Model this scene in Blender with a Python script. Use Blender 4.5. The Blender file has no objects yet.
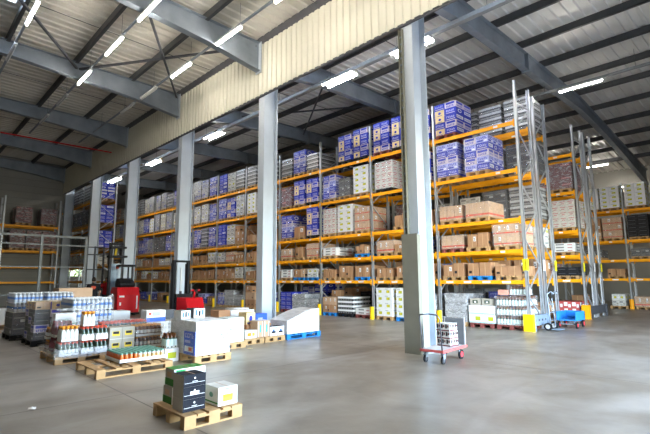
import bpy, bmesh, math, random
from mathutils import Vector, Matrix
R = random.Random(7)
S = bpy.context.scene
COL = S.collection

# ------------------------------------------------------------------ materials
def mat(name, col, rough=.6, metal=0., var=.18, scale=6., emit=None, strength=0., bump=0.):
    m = bpy.data.materials.new(name); m.use_nodes = True
    nt = m.node_tree; b = nt.nodes['Principled BSDF']
    b.inputs['Roughness'].default_value = rough; b.inputs['Metallic'].default_value = metal
    b.inputs['Specular IOR Level'].default_value = .5 if (metal or rough < .35) else .18
    tc = nt.nodes.new('ShaderNodeTexCoord'); n = nt.nodes.new('ShaderNodeTexNoise')
    n.inputs['Scale'].default_value = scale; n.inputs['Detail'].default_value = 3
    nt.links.new(tc.outputs['Object'], n.inputs['Vector'])
    mx = nt.nodes.new('ShaderNodeMix'); mx.data_type = 'RGBA'
    mx.inputs[6].default_value = [c*(1-var) for c in col]+[1]
    mx.inputs[7].default_value = [min(1, c*(1+var)) for c in col]+[1]
    nt.links.new(n.outputs['Fac'], mx.inputs[0]); nt.links.new(mx.outputs[2], b.inputs['Base Color'])
    if emit:
        b.inputs['Emission Color'].default_value = list(emit)+[1]; b.inputs['Emission Strength'].default_value = strength
    if bump:
        bp = nt.nodes.new('ShaderNodeBump'); bp.inputs['Strength'].default_value = bump
        nt.links.new(n.outputs['Fac'], bp.inputs['Height']); nt.links.new(bp.outputs['Normal'], b.inputs['Normal'])
    return m
def film_mat(name, fac, rough=.12, tint=(1, 1, 1), bump=1., even=False):
    m = bpy.data.materials.new(name); m.use_nodes = True; nt = m.node_tree; nt.nodes.clear()
    out = nt.nodes.new('ShaderNodeOutputMaterial'); mx = nt.nodes.new('ShaderNodeMixShader')
    t = nt.nodes.new('ShaderNodeBsdfTransparent'); g = nt.nodes.new('ShaderNodeBsdfPrincipled')
    g.inputs['Base Color'].default_value = (.8*tint[0], .8*tint[1], .8*tint[2], 1); g.inputs['Roughness'].default_value = rough
    g.inputs['Specular IOR Level'].default_value = .9
    tc = nt.nodes.new('ShaderNodeTexCoord'); n = nt.nodes.new('ShaderNodeTexNoise'); n.inputs['Scale'].default_value = 5
    n.inputs['Detail'].default_value = 5; n.inputs['Distortion'].default_value = 1.2
    mp = nt.nodes.new('ShaderNodeMapping'); mp.inputs['Scale'].default_value = (1, 1, 2.2)
    nt.links.new(tc.outputs['Object'], mp.inputs[0]); nt.links.new(mp.outputs[0], n.inputs['Vector'])
    bp = nt.nodes.new('ShaderNodeBump'); bp.inputs['Strength'].default_value = bump; bp.inputs['Distance'].default_value = .1
    nt.links.new(n.outputs['Fac'], bp.inputs['Height']); nt.links.new(bp.outputs['Normal'], g.inputs['Normal'])
    rp = nt.nodes.new('ShaderNodeMapRange'); rp.inputs[1].default_value = .4; rp.inputs[2].default_value = .68
    rp.inputs[3].default_value = fac*.45; rp.inputs[4].default_value = min(1, fac*1.9)
    if even: rp.inputs[3].default_value = fac*.9; rp.inputs[4].default_value = fac*1.15
    nt.links.new(n.outputs['Fac'], rp.inputs[0]); nt.links.new(rp.outputs[0], mx.inputs[0])
    nt.links.new(t.outputs[0], mx.inputs[1]); nt.links.new(g.outputs[0], mx.inputs[2]); nt.links.new(mx.outputs[0], out.inputs[0])
    return m
M = {}
def dm(k, *a, **kw): M[k] = mat(k, *a, **kw)
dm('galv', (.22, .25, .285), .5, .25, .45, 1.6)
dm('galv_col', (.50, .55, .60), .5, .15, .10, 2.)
dm('galv_light', (.58, .62, .66), .4, .3, .15, 3)
dm('purlin', (.075, .077, .082), .5, .4, .2, 3)
dm('deck_s', (.62, .585, .51), .5, .0, .10, 1.2)
dm('deck_n', (.76, .74, .70), .45, .1, .14, 1.2)
dm('cream', (.66, .63, .52), .5, 0, .07, 1.)
dm('flash', (.10, .10, .11), .5, .3)
dm('wallgrey', (.29, .28, .25), .7, 0, .1, .8)
dm('guard', (.21, .20, .155), .75, 0, .18, 3)
dm('orange', (1., .40, .012), .42, 0, .06, 3)
dm('yellow', (.95, .58, .01), .45, 0, .08, 5)
dm('upright', (.50, .52, .54), .4, .45, .12, 4)
dm('wood', (.44, .27, .125), .75, 0, .25, 9)
dm('woodlight', (.48, .305, .145), .75, 0, .25, 9)
dm('woodred', (.24, .07, .06), .7, 0, .2, 8)
dm('bluepal', (.02, .22, .58), .55, 0, .12, 8)
dm('blackplastic', (.018, .018, .02), .5)
dm('blue', (.028, .045, .42), .4, 0, .12, 5)
dm('bluelogo', (.42, .44, .78), .4)
dm('bluebright', (.04, .12, .66), .4, 0, .1, 6)
dm('creamcard', (.80, .63, .33), .5, 0, .1, 7)
dm('lilac', (.62, .55, .62), .5, 0, .1, 7)
dm('white', (.80, .80, .78), .5, 0, .05, 6)
dm('offwhite', (.66, .65, .60), .55, 0, .08, 6)
dm('mint', (.70, .82, .78), .5, 0, .05, 6)
dm('brown', (.40, .22, .115), .7, 0, .14, 5)
dm('brownpale', (.55, .37, .24), .7, 0, .12, 5)
dm('tape', (.52, .33, .17), .35)
dm('redstripe', (.62, .08, .04), .5)
dm('redprint', (.55, .22, .22), .5)
dm('paper', (.85, .85, .84), .5, 0, .04)
dm('greydark', (.075, .077, .085), .45, 0, .25, 8)
dm('greymid', (.26, .265, .26), .45, 0, .15, 8)
dm('silver', (.50, .51, .52), .3, .2, .15, 7)
dm('maroon', (.14, .03, .035), .45, 0, .25, 7)
dm('black', (.02, .02, .022), .5)
dm('navybox', (.016, .018, .026), .8, 0, .15, 9)
dm('beigebox', (.44, .41, .34), .6, 0, .08, 5)
dm('green', (.05, .22, .035), .5, 0, .1, 8)
dm('greenbright', (.03, .36, .10), .5)
dm('yellowgreen', (.50, .52, .03), .5, 0, .2, 30)
dm('lemon', (.85, .62, .05), .5, 0, .15, 30)
dm('glassgreen', (.05, .08, .05), .1, 0, .2)
dm('glassbrown', (.16, .06, .02), .12, 0, .2)
dm('juice', (.60, .13, .02), .18, 0, .2)
dm('juicepale', (.75, .48, .22), .2, 0, .2)
dm('milk', (.72, .74, .70), .2, 0, .05)
dm('capgreen', (.14, .30, .22), .4)
dm('caporange', (.75, .30, .03), .4)
dm('capblue', (.07, .19, .52), .4)
dm('clearblue', (.52, .56, .62), .15, 0, .1)
dm('wine', (.17, .015, .03), .2)
dm('truckred', (.62, .012, .018), .35, 0, .06)
dm('mastpanel', (.25, .36, .46), .25)
dm('steelblue', (.30, .38, .47), .4, .3)
dm('trolleyblue', (.03, .23, .60), .4)
dm('rubber', (.015, .015, .016), .7)
dm('wheelred', (.60, .05, .06), .5)
dm('cartred', (.52, .10, .09), .5)
dm('cartdeck', (.60, .58, .55), .6)
dm('cartpanel', (.17, .18, .19), .5)
dm('tubepipe', (.10, .10, .11), .3, .6)
dm('skin', (.45, .26, .18), .6)
dm('hair', (.02, .014, .01), .7)
dm('shirtblack', (.012, .012, .014), .8)
dm('shirtred', (.40, .015, .02), .8)
dm('trousers', (.03, .032, .04), .8)
dm('leaf', (.22, .28, .13), .6, 0, .3, 4)
dm('fence', (.15, .155, .15), .6, 0, .15, 4)
dm('pipered', (.50, .02, .02), .4)
dm('signyellow', (.92, .80, .02), .5, 0, .03)
dm('lampwhite', (.70, .70, .68), .4)
dm('tubeon', (1, 1, 1), .5, 0, 0, emit=(1, .945, .85), strength=118.)
dm('tubeoff', (.55, .55, .54), .4)
dm('turquoise', (.03, .45, .45), .5)
dm('pink', (.72, .35, .26), .6)
M['film'] = film_mat('film', .13); M['filmheavy'] = film_mat('filmheavy', .26, .16); M['filmsmooth'] = film_mat('filmsmooth', .62, .3, (1.15, 1.15, 1.17), .08, True); M['filmsilver'] = film_mat('filmsilver', .40, .12)

def floor_mat():
    m = bpy.data.materials.new('concrete'); m.use_nodes = True; nt = m.node_tree; b = nt.nodes['Principled BSDF']
    N = lambda t: nt.nodes.new(t); L = nt.links.new
    tc = N('ShaderNodeTexCoord')
    def noise(sc, det, dist=0, sy=1.):
        mp = N('ShaderNodeMapping'); mp.inputs['Scale'].default_value = (1, sy, 1); L(tc.outputs['Object'], mp.inputs[0])
        n = N('ShaderNodeTexNoise'); n.inputs['Scale'].default_value = sc; n.inputs['Detail'].default_value = det
        n.inputs['Distortion'].default_value = dist; L(mp.outputs[0], n.inputs['Vector']); return n.outputs['Fac']
    r1 = N('ShaderNodeValToRGB'); r1.color_ramp.elements[0].position = .40; r1.color_ramp.elements[1].position = .62
    r1.color_ramp.elements[0].color = (.225, .194, .148, 1); r1.color_ramp.elements[1].color = (.335, .305, .255, 1)
    L(noise(.55, 6, .6), r1.inputs[0])
    r2 = N('ShaderNodeMix'); r2.data_type = 'RGBA'; r2.blend_type = 'MULTIPLY'; r2.inputs[0].default_value = .75
    c2 = N('ShaderNodeValToRGB'); c2.color_ramp.elements[0].position = .28; c2.color_ramp.elements[1].position = .62
    c2.color_ramp.elements[0].color = (.60, .58, .55, 1); c2.color_ramp.elements[1].color = (1, 1, 1, 1)
    L(noise(1.1, 12, .4, .45), c2.inputs[0]); L(r1.outputs[0], r2.inputs[6]); L(c2.outputs[0], r2.inputs[7])
    # pale scuffs left by wheels
    c3 = N('ShaderNodeValToRGB'); c3.color_ramp.elements[0].position = .56; c3.color_ramp.elements[1].position = .74
    L(noise(1.6, 12, .5, .3), c3.inputs[0])
    r3 = N('ShaderNodeMix'); r3.data_type = 'RGBA'; L(c3.outputs[0], r3.inputs[0])
    mul = N('ShaderNodeMath'); mul.operation = 'MULTIPLY'; mul.inputs[1].default_value = .3; L(c3.outputs[0], mul.inputs[0]); L(mul.outputs[0], r3.inputs[0])
    L(r2.outputs[2], r3.inputs[6]); r3.inputs[7].default_value = (.48, .46, .42, 1)
    # sawn joints
    sx = N('ShaderNodeSeparateXYZ'); L(tc.outputs['Object'], sx.inputs[0])
    def joint(out, per, off):
        a = N('ShaderNodeMath'); a.operation = 'ADD'; a.inputs[1].default_value = off; L(out, a.inputs[0])
        p = N('ShaderNodeMath'); p.operation = 'PINGPONG'; p.inputs[1].default_value = per/2; L(a.outputs[0], p.inputs[0])
        l = N('ShaderNodeMath'); l.operation = 'LESS_THAN'; l.inputs[1].default_value = .011; L(p.outputs[0], l.inputs[0]); return l.outputs[0]
    mxx = N('ShaderNodeMath'); mxx.operation = 'MAXIMUM'; L(joint(sx.outputs[0], 5.93, 6.9), mxx.inputs[0]); L(joint(sx.outputs[1], 6., 3.4), mxx.inputs[1])
    r4 = N('ShaderNodeMix'); r4.data_type = 'RGBA'; L(mxx.outputs[0], r4.inputs[0]); L(r3.outputs[2], r4.inputs[6]); r4.inputs[7].default_value = (.09, .08, .07, 1)
    L(r4.outputs[2], b.inputs['Base Color'])
    rr = N('ShaderNodeMapRange'); rr.inputs[1].default_value = .3; rr.inputs[2].default_value = .7; rr.inputs[3].default_value = .32; rr.inputs[4].default_value = .42
    L(noise(1.7, 6, 1.), rr.inputs[0]); L(rr.outputs[0], b.inputs['Roughness'])
    b.inputs['Specular IOR Level'].default_value = .55
    bp = N('ShaderNodeBump'); bp.inputs['Strength'].default_value = .08; bp.inputs['Distance'].default_value = .02
    L(noise(14, 4), bp.inputs['Height']); L(bp.outputs[0], b.inputs['Normal'])
    return m
M['concrete'] = floor_mat()
gl = bpy.data.materials.new('pane'); gl.use_nodes = True
gl.node_tree.nodes['Principled BSDF'].inputs['Transmission Weight'].default_value = 1
gl.node_tree.nodes['Principled BSDF'].inputs['Roughness'].default_value = .05
gl.node_tree.nodes['Principled BSDF'].inputs['IOR'].default_value = 1.02
M['pane'] = gl

# ------------------------------------------------------------------ mesh builder
class MB:
    def __init__(s): s.v = []; s.f = []; s.m = []; s.mats = []
    def mi(s, k):
        if k not in s.mats: s.mats.append(k)
        return s.mats.index(k)
    def add(s, vs, fs, k):
        o = len(s.v); s.v += [tuple(p) for p in vs]; i = s.mi(k)
        for f in fs: s.f.append([o+j for j in f]); s.m.append(i)
        return s
    def box(s, x0, y0, z0, x1, y1, z1, k, top=None):
        s.add([(x0,y0,z0),(x1,y0,z0),(x1,y1,z0),(x0,y1,z0),(x0,y0,z1),(x1,y0,z1),(x1,y1,z1),(x0,y1,z1)],
              [(0,3,2,1),(0,1,5,4),(1,2,6,5),(2,3,7,6),(3,0,4,7)], k)
        o = len(s.v)-8; s.f.append([o+4,o+5,o+6,o+7]); s.m.append(s.mi(top or k)); return s
    def bar(s, p, q, w, h, k):
        p = Vector(p); q = Vector(q); d = (q-p).normalized()
        a = d.cross(Vector((0,0,1)));
        if a.length < 1e-3: a = Vector((1,0,0))
        a.normalize(); b = a.cross(d)
        vs = [c+a*(i*w/2)+b*(j*h/2) for c in (p, q) for i, j in ((-1,-1),(1,-1),(1,1),(-1,1))]
        return s.add(vs, [(0,1,2,3),(7,6,5,4),(0,4,5,1),(1,5,6,2),(2,6,7,3),(3,7,4,0)], k)
    def tube(s, pts, r, k, n=8, cap=True):
        pts = [Vector(p) for p in pts]; o = len(s.v); i = s.mi(k)
        for j, p in enumerate(pts):
            d = (pts[min(j+1, len(pts)-1)]-pts[max(j-1, 0)]).normalized()
            a = d.cross(Vector((0,0,1)))
            if a.length < 1e-2: a = d.cross(Vector((0,1,0)))
            a.normalize(); b = a.cross(d)
            for t in range(n):
                th = 2*math.pi*t/n; s.v.append(tuple(p+a*(r*math.cos(th))+b*(r*math.sin(th))))
        for j in range(len(pts)-1):
            for t in range(n):
                s.f.append([o+j*n+t, o+j*n+(t+1)%n, o+(j+1)*n+(t+1)%n, o+(j+1)*n+t]); s.m.append(i)
        if cap:
            s.f.append([o+t for t in range(n)][::-1]); s.m.append(i)
            s.f.append([o+(len(pts)-1)*n+t for t in range(n)]); s.m.append(i)
        return s
    def lathe(s, c, prof, n=10):
        # prof: list of (r, z, material of the band that ends there)
        o = len(s.v)
        for r, z, k in prof:
            for t in range(n):
                th = 2*math.pi*t/n; s.v.append((c[0]+r*math.cos(th), c[1]+r*math.sin(th), c[2]+z))
        for j in range(len(prof)-1):
            i = s.mi(prof[j+1][2])
            for t in range(n):
                s.f.append([o+j*n+t, o+j*n+(t+1)%n, o+(j+1)*n+(t+1)%n, o+(j+1)*n+t]); s.m.append(i)
        s.f.append([o+(len(prof)-1)*n+t for t in range(n)]); s.m.append(s.mi(prof[-1][2]))
        return s
    def prism(s, poly, axis, a, b, k):
        # poly: 2D outline; axis 'x': (y,z) outline run along x, 'y': (x,z), 'z': (x,y)
        f = {'x': lambda p, t: (t, p[0], p[1]), 'y': lambda p, t: (p[0], t, p[1]), 'z': lambda p, t: (p[0], p[1], t)}[axis]
        n = len(poly); vs = [f(p, a) for p in poly]+[f(p, b) for p in poly]
        return s.add(vs, [tuple(range(n)), tuple(range(2*n-1, n-1, -1))]+[(i, i+n, (i+1) % n+n, (i+1) % n) for i in range(n)], k)
    def quad(s, a, b, c, d, k): return s.add([a, b, c, d], [(0,1,2,3)], k)
    def mesh(s, name, smooth=False):
        me = bpy.data.meshes.new(name); me.from_pydata(s.v, [], s.f)
        for k in s.mats: me.materials.append(M[k])
        me.polygons.foreach_set('material_index', s.m)
        bm = bmesh.new(); bm.from_mesh(me); bmesh.ops.recalc_face_normals(bm, faces=bm.faces); bm.to_mesh(me); bm.free()
        if smooth: me.polygons.foreach_set('use_smooth', [True]*len(me.polygons))
        return me
    def obj(s, name, parent=None, loc=(0,0,0), rz=0, bevel=0, smooth=False):
        return link(name, s.mesh(name, smooth), parent, loc, rz, bevel)
def link(name, me, parent=None, loc=(0,0,0), rz=0, bevel=0):
    o = bpy.data.objects.new(name, me); COL.objects.link(o); o.location = loc; o.rotation_euler = (0,0,rz)
    if parent: o.parent = parent
    if bevel:
        b = o.modifiers.new('bevel', 'BEVEL'); b.width = bevel; b.segments = 2; b.limit_method = 'ANGLE'
    return o
def tag(o, label, cat, group=None, kind=None):
    o['label'] = label; o['category'] = cat
    if group: o['group'] = group
    if kind: o['kind'] = kind
    return o
def thing(name, label, cat, loc=(0,0,0), rz=0, group=None):
    o = bpy.data.objects.new(name, None); COL.objects.link(o); o.location = loc; o.rotation_euler = (0,0,rz); o.empty_display_size = .1
    return tag(o, label, cat, group)
def struct(name, mb, label=None, **kw):
    o = mb.obj(name, **kw); o['kind'] = 'structure'
    if label: o['label'] = label
    return o

# ------------------------------------------------------------------ setting
XC = [-5.86-5.93*k for k in range(6)]
WX, NY = -35.8, 36.
struct('floor', MB().box(-46, -9, -.2, 14, NY+1, 0, 'concrete'))
# corrugated roofs: sheets with ribs along Y, slightly pitched
def deck(mb, x0, x1, ya, za, yb, zb, per, hgt, k):
    x = x0
    prof = [(0, hgt), (.60*per, hgt), (.68*per, 0), (.92*per, 0)]
    pts = []
    while x < x1:
        for dx, dz in prof: pts.append((x+dx, dz))
        x += per
    o = len(mb.v); i = mb.mi(k); n = len(pts)
    for y, z in ((ya, za), (yb, zb)):
        for px, pz in pts: mb.v.append((px, y, z+pz))
    for j in range(n-1): mb.f.append([o+j, o+j+1, o+n+j+1, o+n+j]); mb.m.append(i)
def zs(y): return 10.07-.022*(y+2.)          # underside of the south roof sheet
def zn(y): return (9.98+.018*(y-8.4)) if y < 22 else (10.225-.085*(y-22))
m = MB()
SK = (-15.5, -13.3, .2, 1.97)                # roof light opening
deck(m, WX-.5, 3, SK[3], zs(SK[3]), 8.5, zs(8.5), .36, .05, 'deck_s')
deck(m, WX-.5, 3, -9, zs(-9), SK[2], zs(SK[2]), .36, .05, 'deck_s')
deck(m, WX-.5, SK[0], SK[2], zs(SK[2]), SK[3], zs(SK[3]), .36, .05, 'deck_s')
deck(m, SK[1], 3, SK[2], zs(SK[2]), SK[3], zs(SK[3]), .36, .05, 'deck_s')
deck(m, -46, 14, 8.5, zn(8.5), 22, zn(22), .333, .06, 'deck_n')
deck(m, -46, 14, 22, zn(22), NY, zn(NY), .333, .06, 'deck_n')
struct('ceiling', m)
f = struct('window_1', MB().box(SK[0], SK[2]-.05, zs(1)+.02, SK[1], SK[2], zs(1)+.14, 'lampwhite').box(SK[0], SK[3], zs(1)-.02, SK[1], SK[3]+.05, zs(1)+.1, 'lampwhite').box(SK[0]-.05, SK[2], zs(1), SK[0], SK[3], zs(1)+.12, 'lampwhite').box(SK[1], SK[2], zs(1), SK[1]+.05, SK[3], zs(1)+.12, 'lampwhite'))
MB().box(SK[0], SK[2], zs(1)+.08, SK[1], SK[3], zs(1)+.09, 'pane').obj('pane', f)
# west walls with horizontal sheet lines
m = MB()
z = 0
while z < 10.2: m.box(WX-.12, -9, z, WX, 8.42, z+.44, 'wallgrey'); m.box(WX-.12, -9, z+.44, WX-.015, 8.42, z+.45, 'flash'); z += .45
struct('wall_west', m)
m = MB(); wy0, wy1, wz0, wz1 = 10.85, 13.4, 1.95, 2.65
m.box(-45, 8.42, 0, -44.8, wy0, 10.4, 'wallgrey').box(-45, wy1, 0, -44.8, NY, 10.4, 'wallgrey').box(-45, wy0, 0, -44.8, wy1, wz0, 'wallgrey').box(-45, wy0, wz1, -44.8, wy1, 10.4, 'wallgrey')
m.box(-45, 8.40, 0, WX, 8.46, 10.3, 'wallgrey')
struct('wall_hall_west', m)
m = MB()
for k in range(4): m.box(-44.98, wy0+k*.85-.03, wz0, -44.9, wy0+k*.85+.03, wz1, 'lampwhite')
f = struct('window_2', m); MB().box(-44.95, wy0, wz0, -44.94, wy1, wz1, 'pane').obj('pane', f)
struct('wall_north', MB().box(-46, NY, 0, 14, NY+.2, 7.2, 'wallgrey').box(-46, NY-.02, 7.2, 14, NY+.2, 7.8, 'cream').box(-46, NY, 7.8, 14, NY+.2, 9.4, 'wallgrey'))
hb = bmesh.new()
for i in range(700):
    c = Vector((-48+R.uniform(-.5, .5), R.uniform(9.8, 14.5), R.uniform(0, 3.1))); d = Vector((R.uniform(-1, 1), R.uniform(-1, 1), R.uniform(-1, 1))).normalized(); e = d.orthogonal().normalized(); q = .24
    hb.faces.new([hb.verts.new(c+d*q), hb.verts.new(c+e*q*.6), hb.verts.new(c-d*q), hb.verts.new(c-e*q*.6)])
me = bpy.data.meshes.new('hedge'); hb.to_mesh(me); hb.free(); me.materials.append(M['leaf'])
tag(link('hedge', me), 'green hedge outside the low far window', 'hedge', None, 'stuff')
# east wall with the wide dock opening (behind and right of the camera)
m = MB(); EX = 2.6
m.box(EX, -9, 0, EX+.2, 4.2, 10.4, 'wallgrey').box(EX, 14.2, 0, EX+.2, NY, 10.4, 'wallgrey').box(EX, 4.2, 5.2, EX+.2, 14.2, 10.4, 'wallgrey')
struct('wall_east', m)
struct('wall_south', MB().box(-46, -9.2, 0, EX, -9, 10.4, 'wallgrey'))
# corrugated fascia between the two halls
pts = []; x = WX
while x < EX:
    for dx, dy in ((0, 0), (.15, 0), (.172, .035), (.228, .035)): pts.append((x+dx, 8.40+dy))
    x += .25
m = MB(); n = len(pts)
m.add([(a, b, 7.8) for a, b in pts]+[(a, b, 9.62) for a, b in pts], [(j, j+1, n+j+1, n+j) for j in range(n-1)], 'cream')
o = m.obj('trim_1'); o['kind'] = 'structure'
struct('trim_2', MB().box(WX, 8.36, 9.60, EX, 8.5, 9.86, 'flash'))
struct('trim_3', MB().box(WX, 8.445, 7.76, EX, 8.50, 7.92, 'flash'))
struct('trim_4', MB().box(WX, 8.50, 7.9, EX, 8.52, 9.7, 'galv'))

# columns: H sections
NTH = ['nearest', 'second nearest', 'third nearest', 'fourth nearest', 'fifth nearest', 'farthest']
for k, x in enumerate(XC):
    if k == 5: x = WX+.25
    t = thing('steel_column', f'grey steel H column under the cream fascia, {NTH[k]} to the camera', 'column', (x, 8.78, 0), 0, 'columns under the cream fascia')
    m = MB().box(-.16, -.28, 0, .16, -.255, 9.7, 'galv_col').box(-.16, .255, 0, .16, .28, 9.7, 'galv_col').box(-.012, -.255, 0, .012, .255, 9.7, 'galv_col')
    m.obj('column_shaft', t)
    m = MB().box(-.24, -.36, 0, .24, .36, .03, 'galv_col')
    for sx in (-1, 1):
        for sy in (-1, 1): m.lathe((sx*.19, sy*.31, .03), [(.025, 0, 'galv'), (.025, .03, 'galv'), (.012, .03, 'galv'), (.012, .06, 'galv')], 6)
    m.obj('base_plate', t)
    if k == 0:
        MB().box(-.22, -.42, 0, .20, -.285, 2.62, 'guard').box(-.22, -.42, 2.62, .20, -.41, 2.64, 'guard').obj('column_guard', t)['label'] = 'dull khaki casing round the foot of the column'
        m = MB().box(-.20, -.36, 2.64, -.17, -.285, 7.7, 'guard').box(-.10, -.36, 2.64, -.085, -.285, 7.7, 'guard').box(-.19, -.30, 2.64, -.09, -.285, 7.7, 'guard')
        for z in range(27): m.box(-.17, -.33, 2.8+z*.18, -.10, -.32, 2.84+z*.18, 'galv')
        m.obj('cable_tray', t)
# rafters
def ibeam(t, name, prof_top, prof_bot, k):
    ys = sorted({p[0] for p in prof_top} | {p[0] for p in prof_bot})
    def at(pr, y):
        for (a, b), (c, d) in zip(pr, pr[1:]):
            if a-1e-6 <= y <= c+1e-6: return b+(d-b)*(y-a)/(c-a)
    web = [(y, at(prof_bot, y)) for y in ys]+[(y, at(prof_top, y)) for y in reversed(ys)]
    MB().prism(web, 'x', -.008, .008, k).obj('web', t)
    for nm, pr in (('top_flange', prof_top), ('bottom_flange', prof_bot)):
        m = MB()
        for (a, b), (c, d) in zip(pr, pr[1:]): m.add([(-.12,a,b),(.12,a,b),(.12,c,d),(-.12,c,d),(-.12,a,b+.02),(.12,a,b+.02),(.12,c,d+.02),(-.12,c,d+.02)], [(0,3,2,1),(4,5,6,7),(0,1,5,4),(1,2,6,5),(2,3,7,6),(3,0,4,7)], k)
        m.obj(nm, t)
RN = ['nearest the camera', 'second from the camera', 'third from the camera', 'fourth from the camera', 'fifth from the camera', 'against the far wall']
for k, x in enumerate(XC):
    if k == 5: x = WX+.25
    if k:
        t = thing('roof_rafter', f'galvanised haunched roof rafter left of the cream fascia, {RN[k]}', 'rafter', (x, 0, 0), 0, 'rafters left of the fascia')
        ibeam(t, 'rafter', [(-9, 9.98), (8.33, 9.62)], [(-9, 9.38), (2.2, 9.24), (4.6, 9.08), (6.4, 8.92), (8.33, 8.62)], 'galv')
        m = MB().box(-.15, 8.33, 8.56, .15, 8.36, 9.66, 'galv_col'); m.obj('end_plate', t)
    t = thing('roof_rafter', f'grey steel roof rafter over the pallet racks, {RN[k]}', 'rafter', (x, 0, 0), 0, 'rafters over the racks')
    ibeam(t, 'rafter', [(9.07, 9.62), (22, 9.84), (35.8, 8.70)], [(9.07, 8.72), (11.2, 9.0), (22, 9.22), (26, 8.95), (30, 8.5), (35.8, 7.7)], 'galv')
    MB().box(-.14, 15.9, 9.04, .14, 15.95, 9.74, 'galv').obj('splice_plate', t)
# purlins
def purlin(y, z, x0, x1, label):
    m = MB().box(x0, y-.05, z-.24, x1, y-.035, z, 'purlin').box(x0, y-.05, z-.24, x1, y+.055, z-.228, 'purlin').box(x0, y-.05, z-.012, x1, y+.055, z, 'purlin').box(x0, y+.045, z-.24, x1, y+.055, z-.19, 'purlin')
    tag(m.obj('purlin'), label, 'purlin', 'roof purlins')
SY = [-2.1, .05, 2.15, 4.28, 6.35]
for i, y in enumerate(SY[1:]):
    purlin(y, zs(y)+.0, WX, EX, f'dark roof purlin left of the fascia, number {["four","three","two","one"][i]} out from it')
NYS = [9.5, 11.55, 13.6, 15.65, 17.8, 20., 22.1, 24.2, 26.4, 28.6, 30.8, 33.]
ORD = ['first', 'second', 'third', 'fourth', 'fifth', 'sixth', 'seventh', 'eighth', 'ninth', 'tenth', 'eleventh', 'twelfth', 'thirteenth', 'fourteenth']
for i, y in enumerate(NYS): purlin(y, zn(y), -44.8, EX, f'dark roof purlin over the racks, {ORD[i]} beyond the cream fascia')
# sag rods and cross bracing
for k in range(1, 6):
    xm = (XC[k-1]+XC[k])/2
    tag(MB().tube([(xm, -2, 9.9), (xm, 8.3, 9.68)], .012, 'purlin', 6).obj('sag_rod'), f'thin sag rod across the left roof between its {ORD[k-1]} and {ORD[k]} frames', 'rod', 'sag rods')
    if k < 4: tag(MB().tube([(xm, 8.6, 9.72), (xm, 21, 9.95)], .012, 'purlin', 6).obj('sag_rod'), f'thin sag rod over the racks between the {ORD[k-1]} and {ORD[k]} frames', 'rod', 'sag rods')
BR = [((XC[1], 4.4), (XC[2], 8.25)), ((XC[1], 8.25), (XC[2], 4.4)), ((XC[1], .2), (XC[2], 4.3))]
BL = ['rising toward the fascia', 'falling from the fascia', 'crossing by the roof light', 'crossing nearest the camera']
for (a, b), l in zip(BR, BL):
    tag(MB().bar((a[0], a[1], 9.5), (b[0], b[1], 9.5), .07, .07, 'greydark').obj('roof_brace'), 'steel angle brace under the left roof, '+l, 'brace', 'roof braces')
for (a, b), l in zip([((XC[1], 11.6), (XC[2], 15.6)), ((XC[1], 15.6), (XC[2], 11.6))], ['leaning left', 'leaning right']):
    tag(MB().bar((a[0], a[1], 9.5), (b[0], b[1], 9.5), .06, .06, 'greydark').obj('roof_brace'), 'steel angle brace above the top blue pallets, '+l, 'brace', 'roof braces')
tag(MB().tube([(-25.6, -3, 8.7), (-25.6, 8.25, 8.7), ], .035, 'pipered').obj('sprinkler_pipe'), 'thin red pipe crossing under the far left roof', 'pipe')
tag(MB().tube([(-20.3, 2.45, 0), (-20.3, 2.45, 7.3)], .05, 'galv_light').obj('steel_post'), 'slim pale vertical pipe at the far left edge up to the roof', 'post')

# lamps
def lamp(x0, y, z, lit, label, L=1.5, two=False):
    t = thing('tube_lamp', label, 'lamp', (x0, y, z), 0, 'fluorescent tube lamps')
    MB().box(-L, -.045, .03, 0, .045, .09, 'lampwhite').obj('housing', t)
    for dy in ((-.14, .14) if two else (0,)):
        MB().tube([(-L+.04, dy, -.01), (-.04, dy, -.01)], .026, 'tubeon' if lit else 'tubeoff', 8).obj('tube', t)
        if two: MB().box(-L, dy-.05, .02, 0, dy+.05, .05, 'lampwhite').obj('reflector', t)
def rail(x0, x1, y, z, w, h, k, label):
    t = thing('lamp_rail', label, 'rail', (0, y, z), 0, 'lamp rails')
    MB().box(x0, -w/2, 0, x1, w/2, h, k).obj('trunking', t)
    x = x1-.9
    while x > x0+1: MB().tube([(x, 0, h), (x, 0, .72)], .006, 'purlin', 4).obj('hanger', t); x -= 3.
rows = [('by the roof light', 2.15, 8.92, [-4.2, -7.1, -10.05, -13.0, -16., -19.2], '111100'),
        ('along the middle of the left roof', 4.4, 8.92, [-1.9, -4.9, -7.9, -10.6, -13.28, -16.3, -19.2, -22.2], '11111100'),
        ('nearest the cream fascia', 6.68, 8.92, [-1.2, -4.2, -7.25, -10.3, -13.36, -16.1, -18.3], '1111100')]
for nm, y, z, xs, on in rows:
    for i, (x, c) in enumerate(zip(xs, on)):
        lamp(x, y, z, c == '1', f'{"lit" if c=="1" else "unlit"} tube lamp {nm}, {ORD[i]} from the near end')
    rail(-26, -.5, y, z+.085, .06, .05, 'galv', 'thin trunking rail carrying the tube lamps '+nm)
for i, (x, L) in enumerate([(-6.63, 1.45), (-9.7, 1.5), (-18.38, 1.5), (-25.5, 1.5), (-31.9, 2.0)]):
    lamp(x, 10.92, 8.7, 1, f'lit double tube lamp behind the fascia, {ORD[i]} from the right', L, True)
rail(-40, 2, 10.92, 8.785, .16, .13, 'greymid', 'trunking rail of the double lamps behind the fascia')
lamp(-3.9, 17.85, 8.7, 1, 'long lit tube lamp alone under the right roof', 1.5)
lamp(-11.9, 17.85, 8.7, 0, 'unlit tube lamp high above the top grey trays', 1.5)
lamp(-10.1, 31.9, 8.7, 1, 'lit tube lamp seen low between the near rack end posts', 1.4)
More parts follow.
